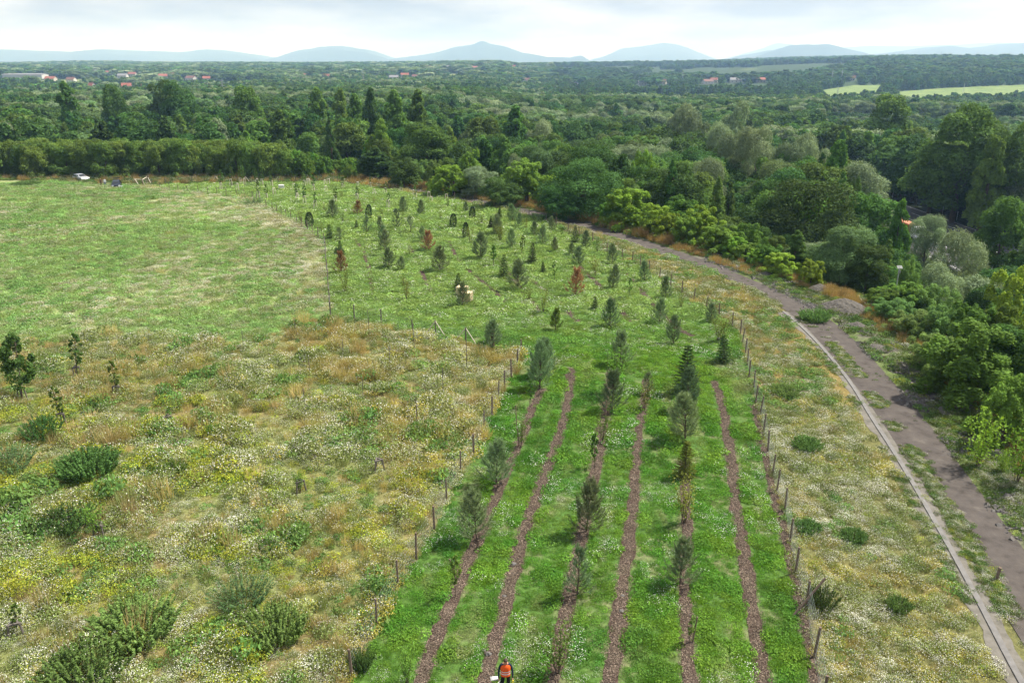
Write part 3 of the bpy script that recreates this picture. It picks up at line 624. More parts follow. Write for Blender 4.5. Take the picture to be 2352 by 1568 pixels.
def chips(seed):
    r = np.random.default_rng(seed); n = 60; p = np.stack([r.uniform(-1, 1, n), r.uniform(-1, 1, n), r.uniform(.02, .14, n)], 1)
    return quads_mesh('chips', [(leaves(p, np.array([0, 0, 1.0])+r.normal(size=(n, 3))*.4, .26, .3, r, .5), 'chip', r.choice([.5, .8, 1.0, 1.4, 2.3], n))])
CHIPS = [chips(1), chips(2)]
def rubble(seed):
    r = np.random.default_rng(seed); Q = []; n = 26
    for i in range(n):
        c = np.array([r.uniform(-1, 1), r.uniform(-1, 1), .03]); s = r.uniform(.04, .16)*r.choice([1, 1, 1.6]); M = r.normal(size=(3, 3)); u_, _, _ = np.linalg.svd(M); k = np.array([[-1, -1, -1], [1, -1, -1], [1, 1, -1], [-1, 1, -1], [-1, -1, 1], [1, -1, 1], [1, 1, 1], [-1, 1, 1]])*r.uniform(.5, 1, (8, 3))*s; P = c+k@u_; Q.append(P[np.array([[3, 2, 1, 0], [4, 5, 6, 7], [0, 1, 5, 4], [1, 2, 6, 5], [2, 3, 7, 6], [3, 0, 4, 7]])])
    return quads_mesh('rubble', [(np.concatenate(Q), 'gravel_grey', 1.0)])
RUBBLE = [rubble(1), rubble(2)]
# ------------------------------------------------------------------ ground cover
def sample(bands, half=.86):
    P = []; S = []
    for r0, r1, rad, dens in bands:
        n = int(dens*half*(r1*r1-r0*r0)); r = np.sqrt(rng.uniform(r0*r0, r1*r1, n)); a = rng.uniform(-half, half, n); P.append(np.stack([r*np.sin(a), r*np.cos(a)], 1)); S.append(np.full(n, rad)*rng.uniform(.75, 1.35, n))
    return np.concatenate(P), np.concatenate(S)
def stripdist(x, y):
    d = np.full(x.shape, 1e9)
    for l, w, k in STRIP_W: d = np.minimum(d, seg_dist(x, y, l)[0]-w)
    return d
def put(name, P, S, idx, tint, hz=1.0):
    n = len(P); z = height(P[:, 0], P[:, 1]); rot = np.stack([rng.normal(size=n)*.08, rng.normal(size=n)*.08, rng.uniform(0, 6.28, n)], 1)
    scl = np.stack([S, S, S*hz*rng.uniform(.8, 1.25, n)], 1); t = np.concatenate([tint*rng.uniform(.82, 1.18, (n, 1)), np.ones((n, 1))], 1)
    return scatter(name, np.stack([P[:, 0], P[:, 1], z], 1), rot, scl, idx, t, TUFTS)
def choose(w):
    """w: (n, k) weights -> class"""
    c = np.cumsum(w, 1); c /= c[:, -1:]; return (rng.random((len(w), 1)) > c).sum(1)

MB_ = [(16, 45, .36, 8.5), (45, 80, .46, 5.0), (80, 125, .62, 2.8), (125, 215, .85, 1.5)]
P, S = sample(MB_)
x, y = P.T
near, green, strip = inpoly(x, y, NEAR_POLY), inpoly(x, y, GREEN_POLY), inpoly(x, y, STRIP_POLY)
uv = proj(np.stack([x, y, h0(y)], 1)); U, Vv = uv[:, 0], uv[:, 1]
# --- flowering meadow in front of the cross fence
m = near; p = P[m]; s = S[m]; a, b = p.T
och = fbm(a, b, 5.5, 4, 21); wh = fbm(a, b, 6.0, 4, 22); gre = fbm(a, b, 3.6, 4, 23); yel = fbm(a, b, 3.4, 3, 24)
# regions of the meadow, as places on the ground
def blob(cx, cy, rx, ry): q = ((a-cx)/rx)**2+((b-cy)/ry)**2; return np.exp(-q)
dry = np.clip(blob(-12, 62, 13, 14)*1.1+blob(-4, 45, 5, 12)*.45+blob(-22, 66, 8, 7)*.5, 0, 1.2)
ylw = np.clip(blob(-18, 33, 10, 11)+blob(-27, 45, 10, 9)*.8, 0, 1)
edge_d = seg_dist(a, b, [tuple(q[:2]) for q in FL])[0]
w = np.stack([1.9*sstep(.40, .58, wh)+.28, .9*sstep(.36, .55, wh)+.35, .75*sstep(.48, .66, wh), sstep(.42, .6, och)*(.25+1.5*dry), .5*sstep(.5, .66, och)*(.1+1.3*dry)+.18, .8*sstep(.52, .66, gre), .75*sstep(.55, .68, gre), .55+0*a, 2.3*ylw*sstep(.44, .6, yel), 2.0*ylw*sstep(.40, .56, yel), 0*a, 0*a, 0*a, 0*a, .9*np.exp(-edge_d/7)+.5*dry*sstep(.4, .6, wh)+.15], 1)
k = choose(w)
T = np.array([(.175, .205, .072), (.155, .20, .065), (.19, .205, .085), (.30, .26, .105), (.32, .26, .125), (.115, .19, .05), (.085, .16, .042), (.155, .185, .07), (.22, .26, .03), (.19, .25, .04), (.06, .16, .02), (.06, .16, .02), (.06, .15, .02), (.06, .15, .02), (.25, .225, .05)])
tint = T[k]; tint = lerp(tint, np.tile(C(.26, .225, .085), (len(k), 1)), .45*np.clip(dry, 0, 1)*(k < 3)*sstep(.4, .6, och))
tint = tint*1.45; s = s*(.72+.85*sstep(.33, .67, fbm(a, b, 1.9, 3, 27)))
tag(put('meadow_flowers', p, s, k, tint, (.7+.95*sstep(.3, .7, fbm(a, b, 1.3, 3, 28)))), 'white and yellow flowering meadow with dry ochre grass before the fence')
# --- the green field behind it
m = green; p = P[m]; s = S[m]; a, b = p.T
wh = fbm(a, b, 17, 4, 31); gre = fbm(a, b, 8, 4, 32); fd = seg_dist(a, b, [tuple(q[:2]) for q in FB])[0]; rim = np.exp(-(fd/4.0)**2)
low = np.clip(1-np.abs(b-(69+.0*a))/7, 0, 1)*sstep(-45, -30, a)
bare = ((fbm(a, b, 9, 3, 35) > .66) & (b > 120)) | (((a+86)/20)**2+((b-150)/7)**2 < 1)
w = np.stack([.9*sstep(.47, .62, wh)+1.4*rim+.9*low*sstep(.4, .6, wh), .25+.6*rim, .4*sstep(.54, .68, wh)+1.2*rim*sstep(.3, .5, wh), .03+.4*rim, 0*a+.01+.2*rim, .9+.6*sstep(.5, .65, gre), .5*sstep(.45, .62, gre), .8+0*a], 1)
w[:, 5:] *= (1-.8*rim)[:, None]
k = choose(w)
T2 = np.array([(.25, .25, .13), (.19, .215, .10), (.29, .28, .16), (.27, .265, .12), (.28, .265, .13), (.165, .265, .085), (.115, .205, .06), (.195, .265, .095)])
keep = ~(bare & (rng.random(len(a)) < .7))
tt = 1.28*T2[k]*(.88+.3*fbm(a, b, 30, 3, 36))[:, None]
tag(put('field_herbs', p[keep], s[keep], k[keep], tt[keep], .72), 'broad pale green weedy field beyond the flowering meadow')
# --- flowering strip between the right fence and the track
m = strip & (seg_dist(x, y, KERB)[0] > .75); p = P[m]; s = S[m]; a, b = p.T
wh = fbm(a, b, 3.2, 4, 41); gre = fbm(a, b, 4, 4, 42); och = fbm(a, b, 4, 4, 43); far = sstep(52, 80, b)
kd_ = seg_dist(a, b, KERB)[0]; lowk = (kd_ < 1.6) & (rng.random(len(a)) < .6)
w = np.stack([1.2*sstep(.35, .6, wh)*(1-.65*far), .5+0*a, 1.1*sstep(.44, .62, wh)*(1-.7*far), .3*sstep(.45, .6, och)+.15*far, .1*far, .5*sstep(.48, .62, gre)+.9*far*sstep(.4, .55, gre), .6*sstep(.5, .62, gre)+.6*far*sstep(.4, .55, gre), .25+.5*far, 0*a, .08+0*a, 0*a, 0*a, 0*a, 0*a, .85*sstep(.4, .6, och)], 1)
k = choose(w); tt = T[k]*1.25; tt[(k >= 5) & (k < 8)] *= 1.15; keep = ~lowk
tag(put('verge_flowers', p[keep], s[keep], k[keep], tt[keep], .92), 'white and ochre flowering strip between the right fence and the kerb')
# --- mown lawn of the plantation
LB = [(16, 45, .24, 22), (45, 75, .34, 11), (75, 115, .48, 5.5), (115, 200, .72, 2.4)]
P2, S2 = sample(LB); m = inpoly(P2[:, 0], P2[:, 1], PLANT_POLY); P2, S2 = P2[m], S2[m]; a, b = P2.T
sd = stripdist(a, b); m = (sd > S2*np.where(b > 70, .12, .42)) | ((b > 70) & (rng.random(len(a)) < .12)); P2, S2, a, b, sd = P2[m], S2[m], a[m], b[m], sd[m]
worn = sstep(.5, .66, fbm(a, b*.35, 1.6, 3, 55))*sstep(.35, 1.0, sd)*(b < 64)
fl = fbm(a, b, 3.2, 4, 51); yg = fbm(a, b, 2.6, 4, 52); tall = fbm(a, b, 4, 4, 53); upper = sstep(62, 80, b)
w = np.stack([1.0+0*a, .55+.9*sstep(.48, .62, tall), .25*sstep(.48, .62, fl)+.1*upper, 1.0*sstep(.56, .66, fl)*(1-upper)+.35*upper*sstep(.45, .6, fl)+.1*upper], 1); k = choose(w)+10
tt = lerp(lerp(np.tile(C(.088, .21, .028), (len(k), 1)), np.tile(C(.125, .235, .03), (len(k), 1)), sstep(.42, .62, yg)), np.tile(C(.05, .15, .035), (len(k), 1)), sstep(.52, .66, tall)*.42)
tt = lerp(tt, np.tile(C(.225, .30, .105), (len(k), 1)), .66*upper); tt = lerp(tt, np.tile(C(.17, .19, .075), (len(k), 1)), .7*worn)
S2 = S2*(.75+.7*sstep(.35, .65, fbm(a, b, 1.1, 3, 58))); tt = tt*(1.1+.5*(fbm(a, b, .7, 2, 59)[:, None])); keep = rng.random(len(a)) > .55*worn
tag(put('lawn_grass', P2[keep], S2[keep], k[keep], tt[keep], (1-.4*worn[keep])*1.0), 'short bright green grass and clover between the planted rows')
# --- wood chips
Pc = []; 
for l, wd, kk in STRIP_W:
    d = densify(l, .05); n = int(len(d)*.05*wd*2*26); i = rng.integers(0, len(d), n); q = d[i]+rng.normal(size=(n, 2))*wd*.5; Pc.append(q[seg_dist(q[:, 0], q[:, 1], l)[0] < wd*1.05])
Pc = np.concatenate(Pc); Pc = Pc[np.hypot(*Pc.T) < 90]; n = len(Pc); zc = height(Pc[:, 0], Pc[:, 1])+.03
o = scatter('wood_chips', np.stack([Pc[:, 0], Pc[:, 1], zc], 1), np.stack([np.zeros(n), np.zeros(n), rng.uniform(0, 6.28, n)], 1), np.full((n, 3), .24)*rng.uniform(.8, 1.3, (n, 1)), rng.integers(0, 2, n), np.ones((n, 4)), CHIPS); tag(o, 'brown wood chips mulching the planted rows')
# --- verge beyond the track, and the weeds that grow on it
VB = [(16, 60, .30, 17), (60, 110, .45, 4), (110, 230, .7, 2.0)]
P3, S3 = sample(VB); a, b = P3.T; s_ = track_s(a, b); off = seg_dist(a, b, TR)[0]
m = (s_ > .8) & (s_ < 11) & ~inpoly(a, b, np.vstack([TL, TR[::-1]])) & (a > -62); m |= (a < -25) & (s_ > -14) & (s_ < 5) & (b > 150) & ~inpoly(a, b, GREEN_POLY) & ~inpoly(a, b, PLANT_POLY); P3, S3, s_, off = P3[m], S3[m], s_[m], off[m]; a, b = P3.T
cl = fbm(a, b, 2.2, 4, 3); lf = a < -36; keep = (cl < .55) | (rng.random(len(a)) < .55) | lf; keep &= (rng.random(len(a)) < sstep(0, 1.0, off)+.25) | lf
oc = np.exp(-((off-5.2-1.5*fbm(a, b, 9, 2, 61))/1.2)**2)*sstep(28, 40, b)*1.6+np.exp(-((off-1.0)/.8)**2)*sstep(88, 100, b)*1.3
wh = fbm(a, b, 2.6, 3, 62)
oc = np.where(lf, .05, oc)
w = np.stack([.9*sstep(.5, .64, wh), .3+0*a, .35*sstep(.55, .65, wh), 2.2*oc, 3.0*oc, .8+0*a, .7*sstep(.4, .6, fbm(a, b, 3, 3, 63)), .6+0*a, .05+0*a, .12+0*a], 1); k = choose(w)
T3 = T.copy(); T3[3] = (.33, .245, .095); T3[4] = (.36, .255, .115); T3[5] = (.10, .175, .04); T3[7] = (.13, .17, .06)
hz = np.where((k == 3) | (k == 4) | ((k == 7) & lf), 1.5, .85)
tag(put('verge_weeds', P3[keep], S3[keep], k[keep], T3[k][keep], hz[keep]), 'weeds and tall orange grass on the rubble bank beyond the track')
# thin weeds between kerb and track
q = densify(KERB, .06); n = len(q)*4; i = rng.integers(0, len(q), n); d_ = np.gradient(q, axis=0); d_ /= np.linalg.norm(d_, axis=1, keepdims=True); nn = np.stack([d_[:, 1], -d_[:, 0]], 1)
side = rng.normal(size=n)*.3+1.05; lft = rng.random(n) < .3; side[lft] = -.65+rng.normal(size=lft.sum())*.22
pk = q[i]+nn[i]*side[:, None]; gap = fbm(i*.06, i*0.0, 2.0, 3, 71); kp = gap > np.where(lft, .50, .40); pk = pk[kp]; n = len(pk); k = rng.choice([0, 2, 5, 5, 7, 9], n)
tag(put('kerb_weeds', pk, rng.uniform(.14, .30, n), k, T3[k]*1.0, .9), 'low weeds sprouting along the concrete kerb')
# scattered weeds on the track
tq = edge_ribbon(TL, TR, 0)[:, :, :2].reshape(-1, 2); i = rng.integers(0, len(tq), 1500); pk = tq[i]+rng.normal(size=(1500, 2))*.3; kp = fbm(pk[:, 0], pk[:, 1], 1.8, 3, 72) > .6; pk = pk[kp]; n = len(pk); k = rng.choice([0, 5, 7], n)
tag(put('track_weeds', pk, rng.uniform(.10, .22, n), k, T3[k]*.85, .6), 'sparse weeds on the dirt track')

# rubble on the bank
n = 2600; i = rng.integers(0, len(TR), n); j = rng.random(n); q = densify(TR, .3); i = rng.integers(0, len(q), n); d_ = np.gradient(q, axis=0); d_ /= np.linalg.norm(d_, axis=1, keepdims=True); nn = np.stack([d_[:, 1], -d_[:, 0]], 1)
pk = q[i]+nn[i]*np.abs(rng.normal(size=n)*1.7+1.2)[:, None]; s_ = track_s(pk[:, 0], pk[:, 1]); kp = (s_ > 1.2) & (pk[:, 1] < 100) & (fbm(pk[:, 0], pk[:, 1], 2.4, 3, 81) > .52); pk = pk[kp]; n = len(pk)
o = scatter('rubble', np.stack([pk[:, 0], pk[:, 1], height(pk[:, 0], pk[:, 1])], 1), np.stack([np.zeros(n), np.zeros(n), rng.uniform(0, 6.28, n)], 1), np.full((n, 3), .55)*rng.uniform(.6, 1.3, (n, 1)), rng.integers(0, 2, n), np.ones((n, 4)), RUBBLE); tag(o, 'broken grey stones strewn over the bank beside the track')
# ------------------------------------------------------------------ the wood
KIND = {  # name, category, phrase, group
 'dark': ('broadleaf_tree', 'tree', 'dark green broadleaf tree', 'dark broadleaf trees of the wood'), 'mid': ('deciduous_tree', 'tree', 'mid green broadleaf tree', 'mid green trees of the wood'),
 'wide': ('spreading_tree', 'tree', 'wide dark spreading tree', 'wide dark trees of the wood'), 'willow': ('willow_tree', 'tree', 'silvery rounded willow', 'silvery willows of the wood'),
 'gwillow': ('willow_tree', 'tree', 'grey green rounded willow', 'grey green willows of the wood'), 'tall': ('poplar_tree', 'tree', 'tall slender green tree', 'slender trees of the wood'),
 'talldark': ('poplar_tree', 'tree', 'tall slender dark tree', 'slender dark trees of the wood'), 'cone': ('conical_tree', 'tree', 'narrow conical green tree', 'conical trees of the wood'),
 'bright': ('young_tree', 'tree', 'bright green bushy tree', 'bright green trees of the wood'), 'yellow': ('young_tree', 'tree', 'yellow green bushy tree', 'yellow green trees of the wood edge'),
 'hedge': ('hornbeam_tree', 'tree', 'olive green hedge tree', 'trees of the hedge block behind the cars'), 'birch': ('birch_tree', 'tree', 'light green slender tree', 'light green slender trees of the wood'),
 'bush': ('leafy_shrub', 'shrub', 'leafy mid green shrub', 'shrubs on the bank of the track')}
HWD = lambda x, y: (x-107.53)*.99964+(y-210.76)*.02684
def tree_place(x, y, s, u):
    d = math.hypot(x, y)
    if x < -38 and y < 262 and s < 44: return ('in the front row of the hedge block' if s < 10 else 'in the second row of the hedge block' if s < 17 else 'in the middle of the hedge block' if s < 28 else 'at the back of the hedge block')
    if HWD(x, y) > 0: return 'beyond the highway' if HWD(x, y) < 35 else 'well beyond the highway'
    if s < 13: return ('beside the near track' if y < 75 else 'beside the bend of the track' if y < 105 else 'beside the far track' if y < 150 else 'where the track ends')
    z = 'behind the hedge block' if u < 760 else 'behind the plantation' if u < 1400 else 'right of the track' if u < 1850 else 'before the highway'
    b = 'on the slope' if s < 30 else 'in the front wood' if d < 175 else 'in the middle wood' if d < 235 else 'deep in the wood'
    return f'{b} {z}'
NTREE = [0]
def plant_tree(k, x, y, z, H, wf=1.0, rz=None, d=None):
    d = d or math.hypot(x, y); li = 0 if d < 165 or (H > 15 and d < 240) else 1 if d < 250 or H > 18 else 2; pr = TREE[k][li]; tm, cm = pr[int(rng.integers(len(pr)))]
    nm, cat, ph, grp = KIND[k]; sc = (H/10*wf, H/10*wf, H/10); rz = rng.uniform(0, 6.28) if rz is None else rz
    if tm is None:
        t = add(nm, cm, None, (x, y, z), rz); t.scale = sc; tag(t, None, cat, grp)
    else:
        t = thing(nm, (x, y, z), rz, None, cat, grp, sc); add('trunk', tm, t); add('crown', cm, t)
    s = float(track_s(x, y)); u = float(proj([[x, y, z+H*.6]])[0, 0]); size = 'low ' if H < 5.5 else 'tall ' if H > 12.5 else ''
    later(t, size+ph if not ph.startswith('tall') else ph, tree_place(x, y, s, u), u); NTREE[0] += 1
    return t
PLACED = []
MANUAL = [(1945, 508, 92, 140, 'gwillow'), (2003, 560, 89, 85, 'dark'), (1835, 525, 96, 75, 'cone'), (2235, 512, 104, 120, 'willow'), (2178, 592, 93, 105, 'willow'), (2278, 625, 96, 90, 'willow'), (2142, 484, 138, 80, 'willow'), (2325, 448, 125, 120, 'mid'),
 (2275, 728, 55, 220, 'bright'), (2345, 600, 80, 120, 'yellow'), (2110, 712, 70, 120, 'bush'), (2185, 705, 68, 120, 'bush'), (2055, 690, 75, 110, 'bush'), (2075, 452, 122, 62, 'birch'), (1975, 397, 150, 50, 'cone'), (1930, 312, 178, 95, 'birch'), (1890, 412, 152, 60, 'cone'), (1760, 430, 152, 55, 'cone'), (1680, 412, 152, 55, 'cone'),
 (1450, 425, 121, 120, 'yellow'), (1510, 462, 115, 85, 'yellow'), (1565, 448, 119, 130, 'bright'), (1615, 468, 110, 95, 'yellow'), (1585, 492, 109, 80, 'bright'), (1535, 485, 112, 70, 'yellow'), (1658, 516, 104, 95, 'bright'), (1690, 540, 102, 70, 'yellow'), (1745, 570, 97, 75, 'yellow'), (1797, 576, 92, 85, 'yellow'), (1715, 556, 100, 70, 'bright'), (1410, 455, 124, 70, 'bright'), (1770, 560, 96, 80, 'bright'), (1870, 590, 88, 60, 'yellow'),
 (2064, 644, 81, 110, 'bright'), (2030, 662, 79, 90, 'bright'), (2095, 652, 81, 110, 'bright'), (2160, 650, 79, 110, 'bush'), (2245, 690, 67, 120, 'bright'), (2315, 690, 66, 120, 'bright'), (2150, 765, 61, 110, 'bush'), (2215, 795, 57, 110, 'bright'), (2340, 850, 48, 130, 'bright'), (2350, 740, 56, 160, 'mid'), (2090, 590, 92, 60, 'bush'), (2030, 605, 90, 70, 'mid'), (1340, 362, 131, 165, 'wide'), (1285, 425, 127, 80, 'dark'), (1210, 358, 147, 120, 'bright'), (1150, 405, 142, 80, 'dark'), (1040, 375, 158, 105, 'yellow'), (1102, 378, 156, 85, 'willow'), (975, 282, 196, 115, 'mid'), (925, 358, 172, 65, 'dark'), (860, 340, 190, 85, 'talldark'), (1005, 400, 163, 45, 'yellow'), (1395, 330, 160, 90, 'dark'),
 (755, 262, 222, 42, 'cone'), (815, 215, 275, 52, 'tall'), (850, 200, 262, 48, 'talldark'), (905, 206, 256, 62, 'tall'), (960, 204, 252, 62, 'tall'), (725, 200, 292, 52, 'tall'), (780, 204, 288, 50, 'tall'), (1185, 240, 240, 75, 'tall'), (365, 176, 325, 70, 'dark'), (405, 184, 318, 70, 'dark'), (255, 192, 300, 56, 'dark'), (145, 186, 305, 60, 'tall'), (560, 196, 300, 70, 'mid'), (640, 250, 240, 60, 'tall'), (1240, 262, 250, 50, 'willow'), (490, 268, 245, 60, 'willow'), (20, 275, 240, 60, 'willow'), (2050, 215, 330, 95, 'mid'), (2235, 238, 202, 165, 'mid'), (2350, 262, 190, 130, 'mid'), (2292, 305, 186, 80, 'birch'), (2160, 330, 215, 110, 'mid'), (1480, 330, 150, 90, 'bright'), (1540, 375, 150, 80, 'gwillow'), (1620, 345, 165, 80, 'willow'), (1700, 285, 200, 60, 'willow'), (1650, 265, 225, 70, 'willow'), (1750, 270, 190, 60, 'willow'), (1800, 310, 185, 60, 'willow'), (1870, 290, 200, 50, 'willow'), (1930, 430, 140, 60, 'willow'), (2010, 440, 135, 70, 'willow'), (1190, 350, 165, 45, 'willow'), (1560, 230, 290, 60, 'willow'), (1600, 240, 280, 60, 'willow'), (1690, 225, 290, 50, 'willow')]
for u, v, d, w, k in MANUAL:
    p = at_dist(u, v, d); z = float(height(p[0], p[1]))-.15; H = max(2.2, p[2]-z); dep = proj([p])[0, 2]; wm = w/F*dep
    plant_tree(k, p[0], p[1], z, H, np.clip(1.22*wm/(SPEC[k][1]*H/10), .58, 2.6)); PLACED.append((p[0], p[1], wm*.42))
WINDOWS = [(2086, 2112, 505, 556), (2120, 2170, 486, 520), (2186, 2304, 522, 604)]
PA = (np.array([700, 800, 900, 1000, 1150, 1250, 1420, 1500, 1700, 1850, 1960, 2080, 2200, 2300, 2352, 2600]), np.array([420, 400, 395, 372, 385, 375, 425, 440, 470, 530, 520, 500, 560, 610, 600, 560]))
PN = (np.array([700, 1700, 1800, 1900, 1960, 2080, 2200, 2352, 2600]), np.array([560, 560, 585, 650, 668, 668, 690, 720, 720]))
PB = (np.array([0, 560, 700, 780, 900, 1000, 1200, 1400, 1600, 1800, 1950, 2200, 2352, 2700]), np.array([300, 300, 320, 345, 300, 300, 310, 335, 340, 310, 330, 280, 270, 260]))
PC = (np.array([-300, 0, 300, 600, 800, 1200, 1500, 1700, 2000, 2352, 2700]), np.array([235, 230, 225, 225, 225, 230, 225, 215, 220, 225, 215]))
cell = []
for y0 in np.arange(30, 345, 4.6):
    for x0 in np.arange(-270, 300, 4.6): cell.append((x0, y0))
cell = np.array(cell)+rng.uniform(-1.9, 1.9, (len(cell), 2)); r_ = np.hypot(*cell.T); an = np.arctan2(cell[:, 0], cell[:, 1])
s_ = track_s(cell[:, 0], cell[:, 1]); hw_ = HWD(cell[:, 0], cell[:, 1])
hl = cell[:, 0] < -38
ok = (np.abs(an) < .72) & (r_ < 345) & (s_ > np.where(hl, 0.8, np.where(cell[:, 1] > 95, 4.4, 8.6))) & ((hw_ > 10) | (hw_ < -25))
ok &= rng.random(len(cell)) < np.where(hl & (s_ < 44) & (cell[:, 1] < 262), .92, np.where(r_ < 150, .62, np.where(r_ < 230, .55, .36))); cell, s_ = cell[ok], s_[ok]
zc = height(cell[:, 0], cell[:, 1]); nk = fbm(cell[:, 0], cell[:, 1], 26, 3, 91); nw = fbm(cell[:, 0], cell[:, 1], 34, 3, 92); ny = fbm(cell[:, 0], cell[:, 1], 22, 3, 93)
PLA = np.array(PLACED)
def pick_kind(x, y, s, a, b, c, u):
    if x < -38 and y < 258 and s < 42: return 'hedge' if (u < 640 or rng.random() < .3) else 'bright'
    if s < 14: return rng.choice(['yellow', 'bright', 'bush', 'bush', 'mid', 'dark'] if x > -20 else ['dark', 'mid', 'bush', 'mid', 'bright'])
    if b > .56 and x > 20: return rng.choice(['willow', 'gwillow', 'willow', 'dark'])
    if a < .42: return rng.choice(['dark', 'dark', 'wide', 'mid', 'talldark'])
    if a < .58: return rng.choice(['mid', 'dark', 'mid', 'cone', 'birch', 'gwillow', 'bright'])
    return rng.choice(['tall', 'birch', 'mid', 'bright', 'mid', 'cone', 'dark'] if x < 60 else ['birch', 'bright', 'dark', 'cone', 'mid', 'dark'])
for (x, y), s, z, a, b, c in zip(cell, s_, zc, nk, nw, ny):
    if (np.hypot(PLA[:, 0]-x, PLA[:, 1]-y) < PLA[:, 2]*.8+1.0).any(): continue
    d = math.hypot(x, y); u = float(proj([[x, y, z+6]])[0, 0])
    if not -160 < u < 2520: continue
    k = pick_kind(x, y, s, a, b, c, u)
    H = rng.uniform(4, 7) if (s < 14 and x > -38) else rng.uniform(7.6, 9.4) if k == 'hedge' else rng.uniform(*((11, 19) if x > -10 and d > 130 else (9, 15.5))) if k not in ('bush', 'yellow', 'bright') else rng.uniform(6, 11)
    if x < -38 and s < 42 and y < 258: H = rng.uniform(7.4, 9.6)*(1 if u < 560 else max(.55, 1-.45*(u-560)/220)); 
    pr = PN if d < 97 else PA if d < 130 else PB if d < 205 else PC
    lim = np.interp(u, *pr)+rng.uniform(0, 26 if d > 130 else 45); top = float(at_dist(u, lim, y)[2])
    if top-z < 2.2: continue
    H = min(H, top-z); wf = rng.uniform(.85, 1.25)*(1.25 if H < 6 else 1)
    W = SPEC[k][1]*H/10*wf; dep = y*math.cos(PITCH); hp = W*.55/dep*F; pt = proj([[x, y, z+H]])[0]; pb = proj([[x, y, z]])[0]
    if d < 212 and any(u+hp > q[0] and u-hp < q[1] and pt[1] < q[3] and pb[1] > q[2] for q in WINDOWS): continue
    plant_tree(k, x, y, z-.15, H, wf)
print('trees', NTREE)
# ------------------------------------------------------------------ young trees of the plantation
DK = 3840/2352
def crop(sc, ox, oy): return lambda u, v, h: ((u/sc+ox)/DK, (v/sc+oy)/DK, h/sc/DK)
cA, cB, cD = crop(2.614, 1100, 600), crop(2.178, 1800, 600), lambda u, v, h: (u, v, h)
YL = [(cA, u, v, h, k) for u, v, h, k in [
 (160,665,140,'J'),(70,610,110,'W'),(275,715,110,'W'),(360,785,150,'S'),(455,790,130,'O'),(470,930,140,'S'),(430,935,80,'P'),(475,1110,200,'D'),(510,1300,230,'W'),(310,530,110,'W'),(390,575,170,'P'),(492,620,110,'W'),(630,540,130,'D'),(735,580,130,'J'),(620,680,90,'S'),(860,700,140,'P'),(725,730,180,'O'),(1015,670,190,'O'),(1080,515,150,'P'),(1250,550,150,'P'),(1150,720,170,'O'),(895,890,200,'P'),(940,1065,190,'P'),(1060,1090,140,'P'),(1075,1250,120,'W'),(1110,1380,200,'W'),(1255,800,140,'P'),(1330,890,180,'D'),(1440,1090,230,'P'),(1610,1290,180,'S'),(1660,1430,220,'P'),(1565,665,130,'J'),(1750,590,120,'J'),(1690,765,140,'J'),(1740,830,170,'W'),(1830,970,250,'P'),(1960,1050,200,'T'),(2060,1150,220,'S'),(2020,580,120,'S'),(1935,680,110,'S'),(1990,740,180,'P'),(2035,790,150,'W'),(1850,640,120,'W'),(1445,590,80,'W'),(1580,530,110,'W'),(1690,510,100,'P'),(1510,470,100,'W'),(480,380,90,'W'),(790,440,80,'W'),(870,560,90,'W'),(215,690,70,'L'),(1850,470,90,'T'),(1140,940,110,'W'),(870,800,150,'P')]]
YL += [(cB, u, v, h, k) for u, v, h, k in [
 (110,870,170,'T'),(310,1055,230,'P'),(425,840,160,'S'),(165,660,130,'W'),(255,720,150,'P'),(335,780,160,'T'),(130,600,150,'P'),(90,560,100,'S'),(155,480,80,'S'),(270,515,150,'P'),(320,550,110,'P'),(375,575,100,'W'),(445,610,100,'P'),(510,690,150,'P'),(440,505,70,'W'),(590,580,110,'P'),(610,745,110,'P'),(775,680,140,'S'),(745,780,100,'P'),(860,720,140,'P'),(805,860,140,'P'),(960,770,130,'W'),(1080,845,150,'P'),(945,955,160,'W'),(1080,1050,190,'P'),(610,1000,170,'T'),(515,930,100,'S'),(780,1110,210,'D'),(515,1245,190,'W'),(400,1150,120,'W'),(615,1390,170,'B'),(935,1225,110,'S'),(1060,1365,220,'P'),(1345,990,160,'P'),(1215,905,80,'W'),(1215,1140,170,'T'),(1515,1130,170,'P'),(1465,1330,190,'P'),(1640,1210,130,'W'),(1580,1500,220,'P'),(1890,1330,160,'P'),(1945,1480,200,'W'),(90,1500,180,'P'),(665,640,90,'T'),(480,620,80,'W')]]
YL += [(cD, u, v, h, k) for u, v, h, k in [
 (1240,895,105,'P'),(1250,862,85,'P'),(1140,1112,98,'P'),(1096,1242,110,'P'),(1346,1222,112,'P'),(1326,1366,108,'O'),(1281,1545,118,'W'),(1410,905,95,'L'),(1424,838,75,'P'),(1406,946,92,'P'),(1575,905,108,'S'),(1576,945,95,'P'),(1574,1006,105,'P'),(1571,1097,82,'Y'),(1572,1202,110,'W'),(1562,1342,100,'P'),(1663,832,62,'S'),(1655,783,58,'W'),(1196,1028,66,'W'),(1046,1372,95,'T'),(1382,1015,64,'W'),(1478,940,66,'W'),(1130,800,64,'P'),(935,1572,80,'L'),(1487,905,50,'O'),(1366,1075,75,'T'),(1583,1475,60,'T'),(1217,935,60,'T')]]
